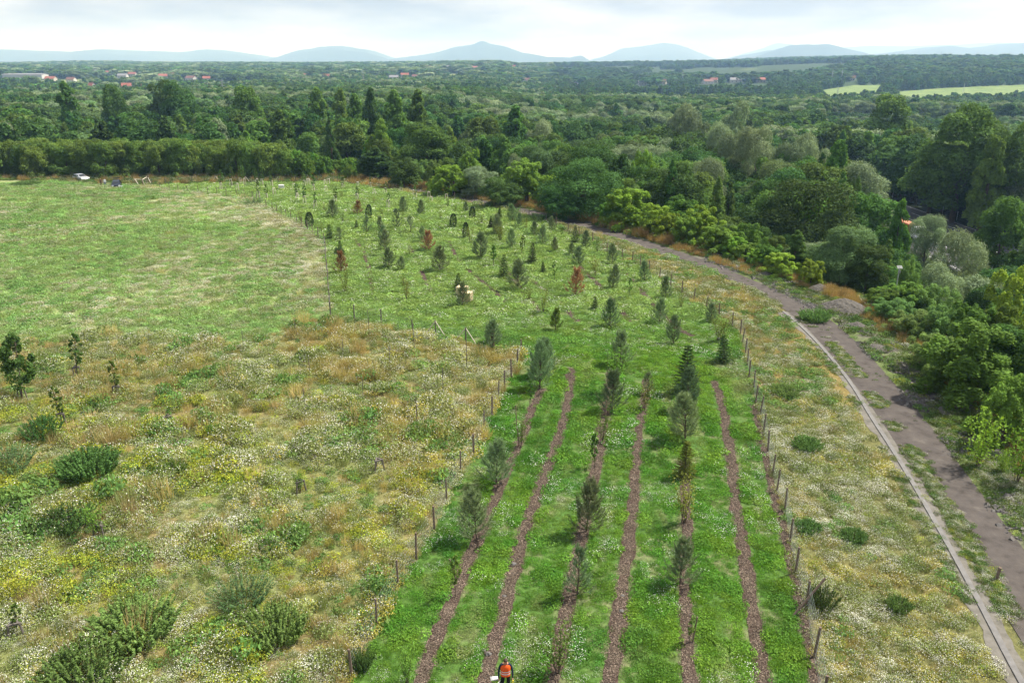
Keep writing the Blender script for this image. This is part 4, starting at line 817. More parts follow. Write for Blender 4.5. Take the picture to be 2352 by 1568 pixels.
YN = {'P': ('young_pine', 'young tree', 'bushy grey green young pine', 'young pines in the planted rows'), 'O': ('young_pine', 'young tree', 'sparse open young pine', 'sparse young pines in the planted rows'), 'S': ('young_spruce', 'young tree', 'dark green conical young spruce', 'young spruces in the planted rows'),
 'Y': ('young_spruce', 'young tree', 'yellow green young spruce', None), 'J': ('juniper', 'conifer', 'dense dark rounded young juniper', 'dark junipers in the planted rows'), 'D': ('dead_conifer', 'dead tree', 'dead reddish brown young conifer', 'dead brown conifers in the planted rows'),
 'W': ('sapling', 'sapling', 'thin yellowish leafy sapling', 'leafy saplings in the planted rows'), 'T': ('sapling', 'sapling', 'single stemmed slender sapling', 'slender saplings in the planted rows'), 'B': ('young_pine', 'young tree', 'browning young pine', None), 'L': ('sapling', 'sapling', 'light green feathery sapling', 'light green saplings of the plantation'), 'K': ('maple_tree', 'tree', 'dark leafed young tree', None)}
def row_place(v):
    return ('at the far end of the plantation' if v < 455 else 'just before the far tree supports' if v < 490 else 'in the far planted rows' if v < 525 else 'halfway down the upper block' if v < 560 else 'in upper block behind the cream tanks' if v < 610 else 'level with the cream tanks' if v < 665 else 'in front of the cream tanks' if v < 735 else 'at near end of the upper block' if v < 825 else 'at the top of the mulch rows' if v < 960 else 'along the middle of the mulch rows' if v < 1160 else 'in the front mulch rows' if v < 1420 else 'at the bottom of the mulch rows')
def young(k, u, v, hpx):
    g = G(u, v); g = g+np.array([0, 0, -.03]); dep = proj([g])[0, 2]; el = math.atan2(CAM_Z, math.hypot(g[0], g[1])); H = hpx/F*dep/max(.6, math.cos(el*.85))
    st, cr = YOUNG[k][int(rng.integers(len(YOUNG[k])))]; f = H/YH[k]; nm, cat, ph, grp = YN[k]; w = f*rng.uniform(.9, 1.12)
    w = min(max(w, .4), 1.6) if k in 'WTL' else w
    t = thing(nm, tuple(g), rng.uniform(0, 6.28), None, cat, grp, (w, w, f)); add('stem', st, t); add({'W': 'leaves', 'T': 'leaves', 'L': 'leaves', 'K': 'leaves'}.get(k, 'needles'), cr, t)
    t.rotation_euler.x = rng.normal()*.05; t.rotation_euler.y = rng.normal()*.05; return t
YPOS = []; AUT = [sapling(110, 3.0, 2.2, 900, 9, 'leaf_yellow', .14), sapling(111, 3.0, 2.4, 1100, 10, 'leaf_yellow', .14)]
for fn, u, v, h, k in YL:
    u, v, h = fn(u, v, h); t = young(k, u, v, h*1.06); sz = 'small ' if t.scale.z < .62 else 'tall ' if t.scale.z > 1.12 else ''
    later(t, sz+YN[k][2], row_place(v), u); YPOS.append((t.location.x, t.location.y))
for u, v, h in ((2245, 1075, 140), (2335, 1110, 150), (2300, 1090, 60)):
    g = G(u, v); g[2] = float(height(g[0], g[1]))-.1; st, cr = AUT[0] if u < 2300 else AUT[1]; dep = proj([g])[0, 2]; f = h/F*dep/3.0; t = thing('sapling', tuple(g), u, None, 'sapling', None, (f, f, f)); add('stem', st, t); add('leaves', cr, t); later(t, 'small yellowing sapling' if h < 100 else 'tall yellowing open sapling', 'on the bank beyond the dirt track', u)
# filler rows of tiny weeds and saplings on the mulch
# bark mulch round the foot of the young trees
def tuft_points(): pass
# ------------------------------------------------------------------ tree supports: three stakes joined by boards at the top
def support(u, v, hpx, mat, place, tree=None, th=0):
    g = G(u, v); dep = proj([g])[0, 2]; H = np.clip(hpx/F*dep*1.05, .8, 2.1); r = .30; rz = rng.uniform(0, 2.1); t = thing('tree_support', tuple(g), rz, None, 'tree support', 'wooden tree supports')
    tops = []
    for i in range(3):
        a = i*2.094; m = MB(); b = (r*1.25*math.cos(a), r*1.25*math.sin(a), -.1); e = (r*.8*math.cos(a), r*.8*math.sin(a), H); m.tube([b, e], [.052, .046], mat, 6); m.obj('stake', t); tops.append(Vector(e))
    for i in range(3):
        p, q = tops[i], tops[(i+1) % 3]; d = (q-p).normalized(); m = MB(); m.tube([p-d*.07+Vector((0, 0, -.05)), q+d*.07+Vector((0, 0, -.05))], .06, mat, 4); m.obj('crossbar', t)
    later(t, 'pale three-legged tree support' if mat == 'post_new' else 'grey three-legged tree support', place, u)
    if tree:
        s = young(tree, u, v, th); later(s, 'slim tree tied in wooden support' if tree == 'T' else YN[tree][2]+' tied in support', place, u)
FS = [(532,429,17,'T',46),(553,425,16,'T',42),(562,426,16,'T',45),(508,438,18,'T',48),(547,441,19,None,0),(591,427,16,'T',42),(603,428,16,'T',42),(625,430,14,'T',38),(630,450,18,None,0),(676,438,16,None,0),(700,430,15,'T',36),(707,426,15,None,0),(710,427,16,None,0),(683,456,18,'T',36),(595,458,18,'T',44),(613,459,14,'T',36),(683,462,18,'T',40),(699,470,19,'T',44),(721,441,17,'T',38),(749,445,17,None,0),(770,469,18,'T',40),(724,480,19,'T',40),(747,426,12,None,0),(756,425,14,None,0),(788,435,13,'T',28),(821,462,17,'T',34),(822,432,14,None,0),(851,434,14,'T',28),(860,448,13,None,0),(886,447,15,'T',30),(892,478,18,'T',36),(921,445,14,'T',30),(951,450,13,None,0),(955,458,14,'T',32),(985,459,18,'T',34),(991,468,16,None,0),(1025,461,15,'T',34)]
for u, v, h, tr, th in FS: support(u, v, h, 'post_new', 'at the far end of the plantation' if v < 436 else 'near the white tank of the plantation' if v < 455 else 'in the second line of supports', tr, th)
for u, v, h, tr, th in [(52,918,30,'K',150),(146,980,34,'T',98),(271,912,28,'T',88),(178,868,27,'T',106),(232,1232,30,'L',82),(40,1462,36,'T',80),(388,978,22,'T',40),(690,1130,30,'L',52),(870,1080,18,None,0)]:
    support(u, v, h, 'post_grey', 'in the flowering meadow', tr, th)
# ------------------------------------------------------------------ fences
def fence(name, px, label, H, mat, wires=True, braces=(), lean=.03, hpx=None):
    g = GP(px); t = thing(name, tuple(g[0]), 0, label, 'fence'); o = g[0]; tops = []
    for i, p in enumerate(g):
        q = p-o; e = q+np.array([rng.normal()*lean, rng.normal()*lean, H*rng.uniform(.92, 1.06)]); tops.append(e); r = rng.uniform(.05, .068); m = MB(); m.tube([q-np.array([0, 0, .3]), q+(e-q)*.5, e, e+np.array([0, 0, .01])], [r*1.05, r, r*.95, r*.8], mat, 8); m.obj('post', t)
    for i, kinds in braces:
        for a in kinds:
            d = unit(g[min(i+1, len(g)-1)]-g[max(i-1, 0)]); q = g[i]-o; m = MB(); m.tube([q+d*a*1.15+np.array([0, 0, .0]), tops[i]-np.array([0, 0, .06])], .045, 'post_new', 6); m.obj('brace', t)
    if wires:
        m = MB()
        for i in range(len(g)-1):
            a0, a1, b0, b1 = g[i]-o, tops[i], g[i+1]-o, tops[i+1]
            for f in (.06, .2, .34, .48, .62, .78, .94): p, q = a0+(a1-a0)*f, b0+(b1-b0)*f; m.tube([p, (p+q)/2-np.array([0, 0, .02]), q], .004, 'wire', 3, False)
            n = max(2, int(np.linalg.norm(b0-a0)/.3))
            if math.hypot(*g[i][:2]) < 75:
                for j in range(1, n): f = j/n; p = a0+(b0-a0)*f; q = a1+(b1-a1)*f; m.tube([p+(q-p)*.06, p+(q-p)*.94], .003, 'wire', 3, False)
        m.obj('wire_mesh', t)
    return t
fence('wire_fence', FENCE_L_PX[1:], 'wire fence on thick brown posts between flowering meadow and mulch rows', 1.55, 'post_wood')
fence('wire_fence', FENCE_L_PX[-1:]+FENCE_X_PX, 'short wire fence with two pale braced posts closing off the meadow', 1.5, 'post_grey', braces=((2, (-1, 1)), (3, (-1, 1))))
fence('wire_fence', FENCE_X_PX[-1:]+FENCE_B_PX, 'long curving post and wire fence between pale green field and plantation', 1.55, 'post_wood')
fr = fence('wire_fence', FENCE_R_PX, 'wire fence on brown posts between mulch rows and flowering verge', 1.5, 'post_wood', lean=.06)
fence('wire_fence', [(350, 427), (381, 424), (411, 421), (441, 421), (470, 421), (497, 421), (530, 420), (565, 421), (600, 421), (640, 421), (680, 420), (730, 420), (775, 421)], 'far wire fence under the dark hedge block at the back', 1.6, 'post_grey', braces=((5, (-1, 1)), (7, (1,)), (9, (-1,))))
# crossed brace on the right fence
p = G(1853, 1392); q = G(1820, 1415); m = MB(); a = q-fr.matrix_world.translation if False else q-np.array(fr.location); b = p-np.array(fr.location)+np.array([.55, -.25, 1.75]); m.tube([a, b], .055, 'post_wood', 8); m.obj('brace', fr)
# the wooden gate posts by the dark car
g = G(329, 430); t = thing('wooden_gate', tuple(g), 0, 'wooden gate frame of stout braced posts beside the dark car', 'gate')
def gl(u, v): return G(u, v)-g
for u, v, h in ((329, 431, 1.9), (338, 427, 2.0), (342, 424, 2.0)):
    q = gl(u, v); m = MB(); m.tube([q-np.array([0, 0, .2]), q+np.array([0, 0, h])], .10, 'post_wood', 8); m.obj('post', t)
for a, b in (((329, 431, 1.7), (339, 427, 1.9)), ((329, 431, 1.8), (335, 430, .05)), ((342, 424, 1.6), (349, 426, .05)), ((322, 430, .0), (312, 427, 1.5)), ((312, 427, 1.5), (328, 427, 1.4))):
    p = gl(a[0], a[1])+np.array([0, 0, a[2]]); q = gl(b[0], b[1])+np.array([0, 0, b[2]]); m = MB(); m.tube([p, q], .06, 'post_new', 6); m.obj('rail', t)
# stakes
for u, v, h in [(680,772,42),(849,772,60),(788,816,40),(953,813,70),(897,854,60),(1072,853,76),(712,865,44),(1018,909,66),(834,917,54),(959,984,74),(560,800,40),(700,930,40),(820,700,0)]:
    if not h: continue
    p = G(u, v); dep = proj([p])[0, 2]; H = h/F*dep*1.05; m = MB(); m.tube([(0, 0, -.2), (rng.normal()*.04, 0, H)], .028, 'post_grey' if v < 980 else 'bark', 6); o = m.obj('wooden_stake'); o.location = tuple(p); tag(o, None, 'stake', 'stakes in the flowering meadow'); later(o, 'thin weathered stake', 'standing in the flowering meadow', u)
for u, v, h, lx in [(1051,1340,58,-.35),(1590,1475,62,.12),(1390,985,62,0),(1365,1180,62,-.05),(1565,1200,55,.1),(1192,1025,40,-.1),(2288,1332,30,.05),(1562,1330,36,.0),(1135,800,40,0),(1187,985,52,-.08)]:
    p = G(u, v); dep = proj([p])[0, 2]; H = h/F*dep*1.15; m = MB(); m.tube([(0, 0, -.2), (lx*.5, 0, H*.5), (lx, 0, H)], .036 if u < 2000 else .075, 'post_wood', 7); o = m.obj('wooden_stake'); o.location = tuple(p); tag(o, None, 'stake', None if u > 2000 else 'stakes of the planted rows')
    later(o, 'stout brown post' if u > 2000 else 'brown planting stake', 'in the weeds beside the dirt track' if u > 2000 else row_place(v), u)
# ------------------------------------------------------------------ shrubs of the meadow
def herb(seed, mat, W=2.2, H=.85, n=130, leaf=.095):
    r = np.random.default_rng(seed); Q = []; V = []; T = []
    for i in range(n):
        t = r.uniform(0, 2*math.pi); q = math.sqrt(r.random()); b = np.array([q*math.cos(t)*W*.36, q*math.sin(t)*W*.36, 0]); d = np.array([math.cos(t)*q*.75, math.sin(t)*q*.75, 1.0])+r.normal(size=3)*.12; d /= np.linalg.norm(d); L = H*(1.02-.42*q*q)*r.uniform(.85, 1.05)/max(.7, d[2])
        m = 46; f = r.random(m)**.6; p = b+d*(f*L)[:, None]; side = rdir(m, r); p = p+side*(.10*(1.1-f))[:, None]*H; Q.append(leaves(p, side+np.array([0, 0, .7]), leaf, .4, r, .4, along=side+d*.8)); V.append(np.full(m, r.uniform(.8, 1.2))*r.uniform(.75, 1.25, m)); T.append(tube_quads(np.array([b, b+d*L*.9]), np.array([.01, .004]), 3))
    return quads_mesh('stem', [(np.concatenate(T), 'bark', 1.0)]), quads_mesh('leaves', [(np.concatenate(Q), mat, np.concatenate(V))])
HERB = {'g': [herb(1, 'leaf_shrub', n=230), herb(2, 'leaf_shrub', n=230)], 'y': [herb(3, 'leaf_bright', 1.4, 1.3)], 's': [herb(4, 'leaf_grey', 1.4, 1.5, 70)], 'd': [herb(5, 'leaf_dark', 1.8, 1.2)]}
HB = {'g': (2.2, .95, 'dark green mounded mugwort bush'), 'y': (1.4, 1.3, 'light green upright bush'), 's': (1.4, 1.5, 'grey green feathery bush'), 'd': (1.8, 1.2, 'dense dark green bush')}
for u, v, w, h, k in [(310,1452,195,70,'g'),(198,1566,200,85,'g'),(628,1462,150,70,'g'),(166,1212,95,52,'d'),(205,1088,130,62,'g'),(98,1008,75,52,'d'),(558,1390,85,70,'s'),(1890,1395,60,52,'d'),(1852,1032,70,32,'g'),(2062,1400,60,34,'g'),(404,1092,42,38,'y'),(505,1000,40,30,'y'),(20,1085,80,60,'s'),(1345,1030,0,0,'g'),(1720,600,0,0,'g'),(830,1530,55,45,'d'),(1870,735,70,26,'g'),(1800,905,70,24,'g'),(1960,1240,60,30,'g'),(1855,1220,60,28,'g'),(580,470,34,16,'s'),(60,405+22,60,12,'g')]:
    if not w: continue
    g = G(u, v); dep = proj([g])[0, 2]; W, H, ph = HB[k]; st, cr = HERB[k][int(rng.integers(len(HERB[k])))]; fw = w/F*dep/W; fh = max(.5, h/F*dep/H)
    t = thing('meadow_bush', tuple(g), rng.uniform(0, 6.28), None, 'bush', 'bushes in the meadows', (fw, fw, fh)); add('stem', st, t); add('leaves', cr, t)
    later(t, ph, 'in the flowering verge at right' if u > 1500 else 'at the bottom of the flowering meadow' if v > 1360 else 'in the middle of the flowering meadow' if v > 1140 else 'in the upper flowering meadow' if v > 900 else 'in the pale green field', u)
# ------------------------------------------------------------------ water tanks in wire cages
def tank(u, v, mat, rz, label, grp=None, dx=0, dy=0):
    g = G(u, v)+np.array([dx, dy, 0]); t = thing('water_tank', tuple(g), rz, label, 'water tank', grp); m = MB()
    for x in (-.5, 0, .5): m.box((x*.92, 0, .06), (.11, 1.0, .10), 'pallet')
    for y in (-.44, -.22, 0, .22, .44): m.box((0, y, .125), (1.18, .13, .028), 'pallet')
    m.obj('pallet', t)
    m = MB(); m.box((0, 0, .645), (1.12, .94, .99), mat); m.obj('container', t, bev=.07)
    m = MB(); m.tube([(0, 0, 1.13), (0, 0, 1.185)], .10, 'white_plastic', 12); m.tube([(.3, 0, 1.13), (.3, 0, 1.15)], .05, 'white_plastic', 8); m.obj('lid', t)
    m = MB()
    for z in (.16, .36, .56, .76, .96, 1.13): m.tube([(-.59, -.5, z), (.59, -.5, z), (.59, .5, z), (-.59, .5, z), (-.59, -.5, z)], .011, 'steel', 4)
    for i in range(6):
        x = -.59+1.18*i/5
        for y in (-.5, .5): m.tube([(x, y, .14), (x, y, 1.13)], .011, 'steel', 4)
    for i in range(1, 5):
        y = -.5+i/5
        for x in (-.59, .59): m.tube([(x, y, .14), (x, y, 1.13)], .011, 'steel', 4)
    for x in (-.2, .2): m.tube([(x, -.5, 1.155), (x, .5, 1.155)], .012, 'steel', 4)
    m.obj('cage', t)
tank(1072, 694, 'cream_plastic', -.28, 'cream caged water tank on a pallet, the nearer of a pair'); tank(1062, 681, 'cream_plastic', -.28, 'cream caged water tank standing behind another cream tank')
tank(647, 437, 'milk_plastic', .3, 'single milky white caged water tank near the far tree supports')
# ------------------------------------------------------------------ people
def body(name, J, E, mats, parent=None, sub=2):
    """one continuous skinned body: joints with radii and materials by height"""
    me = bpy.data.meshes.new(name); me.from_pydata([j[0] for j in J], E, []); o = add(name, me, parent); md = o.modifiers.new('skin', 'SKIN'); md.use_smooth_shade = True
    for i, j in enumerate(J): r = j[1]; me.skin_vertices[0].data[i].radius = (r, r) if not hasattr(r, '__len__') else r
    me.skin_vertices[0].data[0].use_root = True; s = o.modifiers.new('sub', 'SUBSURF'); s.levels = sub; s.render_levels = sub
    dg = bpy.context.evaluated_depsgraph_get(); m2 = bpy.data.meshes.new_from_object(o.evaluated_get(dg)); o.modifiers.clear(); o.data = m2; m2.materials.clear()
    names, fn = mats
    for n in names: m2.materials.append(MATS[n])
    for p in m2.polygons: p.material_index = fn(p.center); p.use_smooth = True
    return o
def person(loc, rz, label, top, legs, sc=1.0, vest=False, bow=.0):
    t = thing('person', loc, rz, label, 'person', None, (sc, sc, sc))      # faces -Y
    J = [((0, 0, .98), (.15, .11)), ((0, 0, 1.15), (.14, .10)), ((0, 0, 1.34), (.165, .11)), ((0, .01, 1.46), (.10, .085)), ((0, -.01-bow*.2, 1.53), .055), ((0, -.04-bow*.5, 1.60), (.075, .085)), ((0, -.05-bow, 1.70), (.078, .095)), ((0, -.045-bow, 1.755), (.05, .065))]
    E = [(0, 1), (1, 2), (2, 3), (3, 4), (4, 5), (5, 6), (6, 7)]
    for s in (-1, 1):
        k = len(J); J += [((s*.17, .01, 1.43), .068), ((s*.235, .02, 1.28), .052), ((s*.27, .01, 1.13), .044), ((s*.275, -.06, .97), .037), ((s*.275, -.11, .88), .028), ((s*.272, -.14, .835), (.036, .022)), ((s*.268, -.165, .78), (.034, .018)), ((s*.266, -.16, .74), (.022, .012))]; E += [(3, k)]+[(k+i, k+i+1) for i in range(7)]
        k = len(J); J += [((s*.10, 0, .90), .09), ((s*.115, -.01, .70), .082), ((s*.12, -.02, .50), .06), ((s*.125, .01, .30), .055), ((s*.125, .02, .10), .04), ((s*.13, -.03, .04), (.045, .035)), ((s*.14, -.15, .025), (.04, .022))]; E += [(0, k)]+[(k+i, k+i+1) for i in range(6)]
    def mat(c):
        if c.z > 1.50: return 2
        if abs(c.x) > .19 and c.z < .885: return 2
        return 0 if c.z > .95 else (3 if c.z < .075 else 1)
    body('body', J, E, ((top, legs, 'skin', 'black_cloth'), mat), t)
    # hair
    V = []; n, mr = 14, 9; m = MB(); vs = []; fs = []
    for i in range(mr+1):
        a = math.pi*.5*i/mr*1.22
        for j in range(n):
            b = 2*math.pi*j/n; back = .5+.5*math.sin(b); rr = 1.0+(.06*math.sin(3*b)); vs.append((.092*math.sin(a)*math.cos(b)*rr, -.045-bow+.112*math.sin(a)*math.sin(b)*rr+.008, 1.70+.105*math.cos(a*(.72+.28*back))))
    for i in range(mr):
        for j in range(n): fs.append((i*n+j, i*n+(j+1) % n, (i+1)*n+(j+1) % n, (i+1)*n+j))
    m.poly(vs, fs, 'hair'); m.obj('hair', t, smooth=True)
    if vest:
        m = MB(); vs = []; fs = []; n = 28; zs = [.94, 1.0, 1.08, 1.16, 1.26, 1.36, 1.44, 1.485]
        for z in zs:
            for j in range(n):
                b = 2*math.pi*j/n; w = np.interp(z, [.94, 1.15, 1.34, 1.44, 1.485], [.205, .195, .215, .17, .10]); d = np.interp(z, [.94, 1.15, 1.34, 1.44, 1.485], [.15, .14, .15, .12, .085]); vs.append((w*math.cos(b), d*math.sin(b)+.0, z))
        for i in range(len(zs)-1):
            for j in range(n): fs.append((i*n+j, i*n+(j+1) % n, (i+1)*n+(j+1) % n, (i+1)*n+j))
        m.poly(vs, fs, 'orange_cloth'); ve = m.obj('safety_vest', t, smooth=True)
        m = MB(); vs = []; fs = []
        for z in (1.045, 1.085, 1.145, 1.185):
            for j in range(n): b = 2*math.pi*j/n; w = np.interp(z, [.94, 1.15, 1.34], [.209, .199, .219]); d = np.interp(z, [.94, 1.15, 1.34], [.154, .144, .154]); vs.append((w*math.cos(b), d*math.sin(b), z))
        for i in (0, 2):
            for j in range(n): fs.append((i*n+j, i*n+(j+1) % n, (i+1)*n+(j+1) % n, (i+1)*n+j))
        m.poly(vs, fs, 'reflective'); m.obj('reflective_band', ve, smooth=True)
    return t
def foot(u, vtop, H):
    d = ray(u, vtop); k = (H-CAM_Z)/d[2]; return np.array([k*d[0], k*d[1], 0.0])
p = foot(1161, 1509, 1.8); PER = p
person((p[0], p[1], .02), .06, 'person in orange safety vest and dark clothes standing on the grass', 'navy_cloth', 'black_cloth', 1.0, True, .06)
# checkered survey board held at the side, and the bright sticks
m = MB(); 
for i in range(2):
    for j in range(2): m.box((-.14+.28*i, 0, .14+.28*j), (.28, .012, .28), 'white_plastic' if (i+j) % 2 else 'black_cloth')
o = m.obj('survey_board'); o.location = (p[0]-.30, p[1]-.12, .30); o.rotation_euler = (.2, 0, 1.05); tag(o, 'black and white checkered survey board held beside the orange vest', 'board')
m = MB(); m.box((0, 0, 0), (.34, .2, .012), 'grey_board'); m.box((.02, .02, .010), (.22, .12, .008), 'white_plastic'); o = m.obj('survey_board'); o.location = (p[0]-.44, p[1]+.06, .72); o.rotation_euler = (.15, .1, .2); tag(o, 'white flat panel carried behind the checkered survey board', 'panel')
m = MB(); m.tube([(0, 0, 0), (-.10, -.12, -.75)], .014, 'post_new', 6); m.tube([(.015, 0, .03), (-.02, -.03, -.22)], .03, 'yellow_paint', 6); o = m.obj('marking_stick'); o.location = (p[0]+.28, p[1]-.16, .80); tag(o, 'pale wooden stick with bright yellow end held in one hand', 'stick')
for u, v, lab, a, b in ((233, 428, 'distant person in dark brown clothes near the parked dark car', 'brown_cloth', 'brown_cloth'), (242, 428, 'distant person in pale shirt and jeans near the parked dark car', 'white_cloth', 'jeans')):
    g = G(u, v); person(tuple(g), .5, lab, a, b, 1.0)
# ------------------------------------------------------------------ cars
def car(u, v, rz, paint, label, sc=1.0, gate=False, seed=0):
    g = G(u, v); t = thing('parked_car', tuple(g+np.array([0, 0, .02])), rz, label, 'car', None, (sc, sc, sc))        # nose towards -Y
    prof = [(-2.15, .42), (-2.18, .62), (-2.05, .80), (-1.35, .98), (-.95, 1.02), (-.15, 1.48), (.55, 1.56), (1.35, 1.53), (1.85, 1.42), (2.12, .98), (2.15, .60), (2.08, .38)]
    m = MB(); n = len(prof); vs = []
    secs = [(-.90, .0), (-.88, .25), (-.80, .72), (-.66, 1.0), (.66, 1.0), (.80, .72), (.88, .25), (.90, .0)]
    m2 = []
    for y, z in prof:
        lo = .30
        for x, f in ((-.86, lo), (-.90, min(z, .55)), (-.88, min(z, .95)), (-.66 if z > 1.1 else -.80, z), (.66 if z > 1.1 else .80, z), (.88, min(z, .95)), (.90, min(z, .55)), (.86, lo)): vs.append((x, y, f))
    fs = []
    for i in range(n-1):
        for j in range(7): fs.append((i*8+j, i*8+j+1, (i+1)*8+j+1, (i+1)*8+j))
        fs.append((i*8+7, i*8, (i+1)*8, (i+1)*8+7))
    fs.append(tuple(range(8))[::-1]); fs.append(tuple((n-1)*8+k for k in range(8))); m.poly(vs, fs, paint); m.obj('body', t, bev=.04)
    def glass(nm, pts): q = MB(); q.poly(pts, [(0, 1, 2, 3)], 'glass_dark'); q.obj(nm, t)
    glass('windscreen', [(-.70, -.93, 1.06), (.70, -.93, 1.06), (.60, -.22, 1.475), (-.60, -.22, 1.475)]); glass('rear_window', [(.60, 1.86, 1.40), (-.60, 1.86, 1.40), (-.70, 2.08, 1.08), (.70, 2.08, 1.08)])
    for s in (-1, 1):
        for y0, y1, a, b in ((-.72, .18, -.18, .18), (.24, .98, .24, .98), (1.04, 1.86, 1.04, 1.68)):
            q = MB(); P = [(s*.885, y0, .99), (s*.885, y1, .99), (s*.70, b, 1.44), (s*.70, a, 1.40)]; q.poly(P if s > 0 else P[::-1], [(0, 1, 2, 3)], 'glass_dark'); q.obj('side_window', t)
        for y in (-1.38, 1.32):
            q = MB(); q.tube([(s*.93, y, .32), (s*.70, y, .32)], .33, 'tyre', 18); w = q.obj('wheel', t); q = MB(); q.tube([(s*.945, y, .32), (s*.90, y, .32)], .21, 'silver_paint', 12); q.obj('rim', w)
        q = MB(); q.box((s*.64, -2.11, .70), (.36, .16, .16), 'lamp_glass'); q.obj('headlight', t, bev=.02); q = MB(); q.box((s*.98, -.62, 1.04), (.2, .12, .14), paint); q.obj('mirror', t, bev=.02)
        q = MB(); q.box((s*.76, 2.11, .92), (.12, .1, .3), 'red_paint'); q.obj('tail_light', t)
    q = MB(); q.box((0, -2.18, .55), (.9, .06, .16), 'black_cloth'); q.obj('grille', t); q = MB(); q.box((0, -2.20, .44), (.5, .05, .11), 'white_plastic'); q.obj('number_plate', t)
    if gate: q = MB(); q.box((0, 2.15, 1.78), (1.3, 1.0, .07), paint); q.box((0, 2.2, 1.735), (1.1, .6, .02), 'glass_dark'); o = q.obj('tailgate', t)
    return t
car(187, 415, .95, 'silver_paint', 'silver estate car parked at the far edge of the field'); car(269, 431, .38, 'dark_paint', 'dark car with its tailgate open beside two people', gate=True)
g = G(278, 436); t = thing('trestle', tuple(g), .2, 'small white trestle standing in front of the dark car', 'trestle')
for s in (-1, 1):
    for k in (-1, 1): m = MB(); m.tube([(s*.25, k*.22, 0), (s*.22, k*.03, .75)], .03, 'white_paint', 5); m.obj('leg', t)
m = MB(); m.box((0, 0, .78), (.8, .3, .06), 'white_paint'); m.obj('top', t)
# ------------------------------------------------------------------ stones, litter, heaps
def lump(name, seed, sx, sy, sz, mat, sub=3, rough=.35):
    r = np.random.default_rng(seed); bm = bmesh.new(); bmesh.ops.create_icosphere(bm, subdivisions=sub, radius=1); off = r.uniform(0, 50, 3)
    for v in bm.verts:
        c = v.co; k = 1+rough*(float(vnoise(np.array([c.x*1.6+off[0]+c.z]), np.array([c.y*1.6+off[1]+c.z*.7]))[0])-.5)*2+rough*.4*(float(vnoise(np.array([c.x*5+off[2]]), np.array([c.y*5+c.z*4+off[0]]))[0])-.5); v.co = Vector((c.x*sx*k, c.y*sy*k, max(c.z, -.25)*sz*k))
    me = bpy.data.meshes.new(name); bm.to_mesh(me); bm.free(); me.materials.append(MATS[mat]); return add(name, me)
def heap(name, seed, rx, ry, h):
    n = 56; g = np.linspace(-1, 1, n); X, Y = np.meshgrid(g, g, indexing='ij'); r = np.hypot(X, Y)*(1+.35*(fbm(X.ravel(), Y.ravel(), .8, 3, seed).reshape(X.shape)-.5)); Z = h*(np.clip(1-r, 0, 1)**.8)*(1+.5*(fbm(X.ravel(), Y.ravel(), .5, 3, seed+3).reshape(X.shape)-.5))+h*.22*(fbm(X.ravel(), Y.ravel(), .11, 4, seed+5).reshape(X.shape)-.5)*(r < 1)-.25*(r >= 1)
    return add(name, mesh_grid(name, np.stack([X*rx, Y*ry, Z], -1), 'heap_gravel', smooth=False))
mixmat('heap_gravel', [(.05, .046, .042), (.09, .083, .075), (.125, .115, .10), (.17, .155, .135)], 7, bump=.9)
for i, (u, v, s) in enumerate([(1180,1297,.17),(1158,1370,.10),(1122,1503,.16),(1112,1495,.10),(1427,1405,.13),(1430,1370,.10),(1468,1178,.12)]):
    o = lump('stone', i, s, s*.8, s*.6, 'gravel_grey', 2); o.location = tuple(G(u, v)+np.array([0, 0, .05])); tag(o, None, 'stone', 'stones lying on the mulch'); later(o, 'pale grey stone', 'lying on the wide mulch row' if u < 1300 else 'lying on a mulch row', u)
o = lump('plastic_cup', 40, .14, .10, .12, 'white_plastic', 2, .1); o.location = tuple(G(1651, 782)+np.array([0, 0, .2])); tag(o, 'small white piece of litter lying in the plantation grass', 'litter')
for i, (u, v, wx, wy, h) in enumerate([(1938, 708, 2.3, 1.7, 1.15), (1884, 664, 1.1, .9, .6), (1758, 634, .9, .7, .5), (1968, 750, 1.1, .9, .5), (2015, 800, .8, .9, .35), (2290, 1045, .8, .7, .3), (2185, 950, .8, .8, .3)]):
    o = heap('gravel_heap', 60+i, wx*1.25, wy*1.25, h); q = G(u, v); q[2] = float(height(q[0], q[1])); o.location = tuple(q); tag(o, None, 'heap', 'gravel heaps beyond the track'); later(o, 'large pale gravel heap' if i == 0 else 'small grey gravel heap', 'on the outer bank of the track', u)
# ------------------------------------------------------------------ highway, truck and what stands beside it
tag(add('highway', mesh_grid('highway', hw_ribbon(-20, HWLEN, -6.2, 4.8, .0, 30), 'asphalt', smooth=False)), kind='structure')
tag(add('highway', mesh_grid('highway', hw_ribbon(-20, HWLEN, 11.0, 21.5, .0, 30), 'asphalt', smooth=False)), kind='structure')
for c, w in ((-5.4, .16), (3.6, .16), (12.0, .16), (20.4, .16)): tag(add('road_marking', mesh_grid('road_marking', hw_ribbon(-20, HWLEN, c, c+w, .006, 30), 'paint_mark', smooth=False)), kind='structure')
for a in np.arange(60, 200, 9): tag(add('road_marking', mesh_grid('road_marking', hw_ribbon(a, a+4.5, -1.3, -1.15, .006), 'paint_mark', smooth=False)), kind='structure')
t = thing('guard_rail', (*hwpt(60, 8.0), HW_Z), 0, 'steel guard rail along the middle of the highway', 'guard rail'); m = MB(); b0 = hwpt(60, 8.0)
m.tube([(*(hwpt(a, 8.0)-b0), .62) for a in np.arange(60, 190, 10)], .09, 'galvanised', 6); m.obj('rail', t)
for a in np.arange(60, 190, 6): m = MB(); q = hwpt(a, 8.2)-b0; m.box((q[0], q[1], .33), (.1, .1, .7), 'galvanised'); m.obj('post', t)
t = thing('game_fence', (*hwpt(80, -8.0), HW_Z), 0, 'thin posted game fence beyond the highway under dark trees', 'fence'); b0 = hwpt(80, -8.0); m2 = MB()
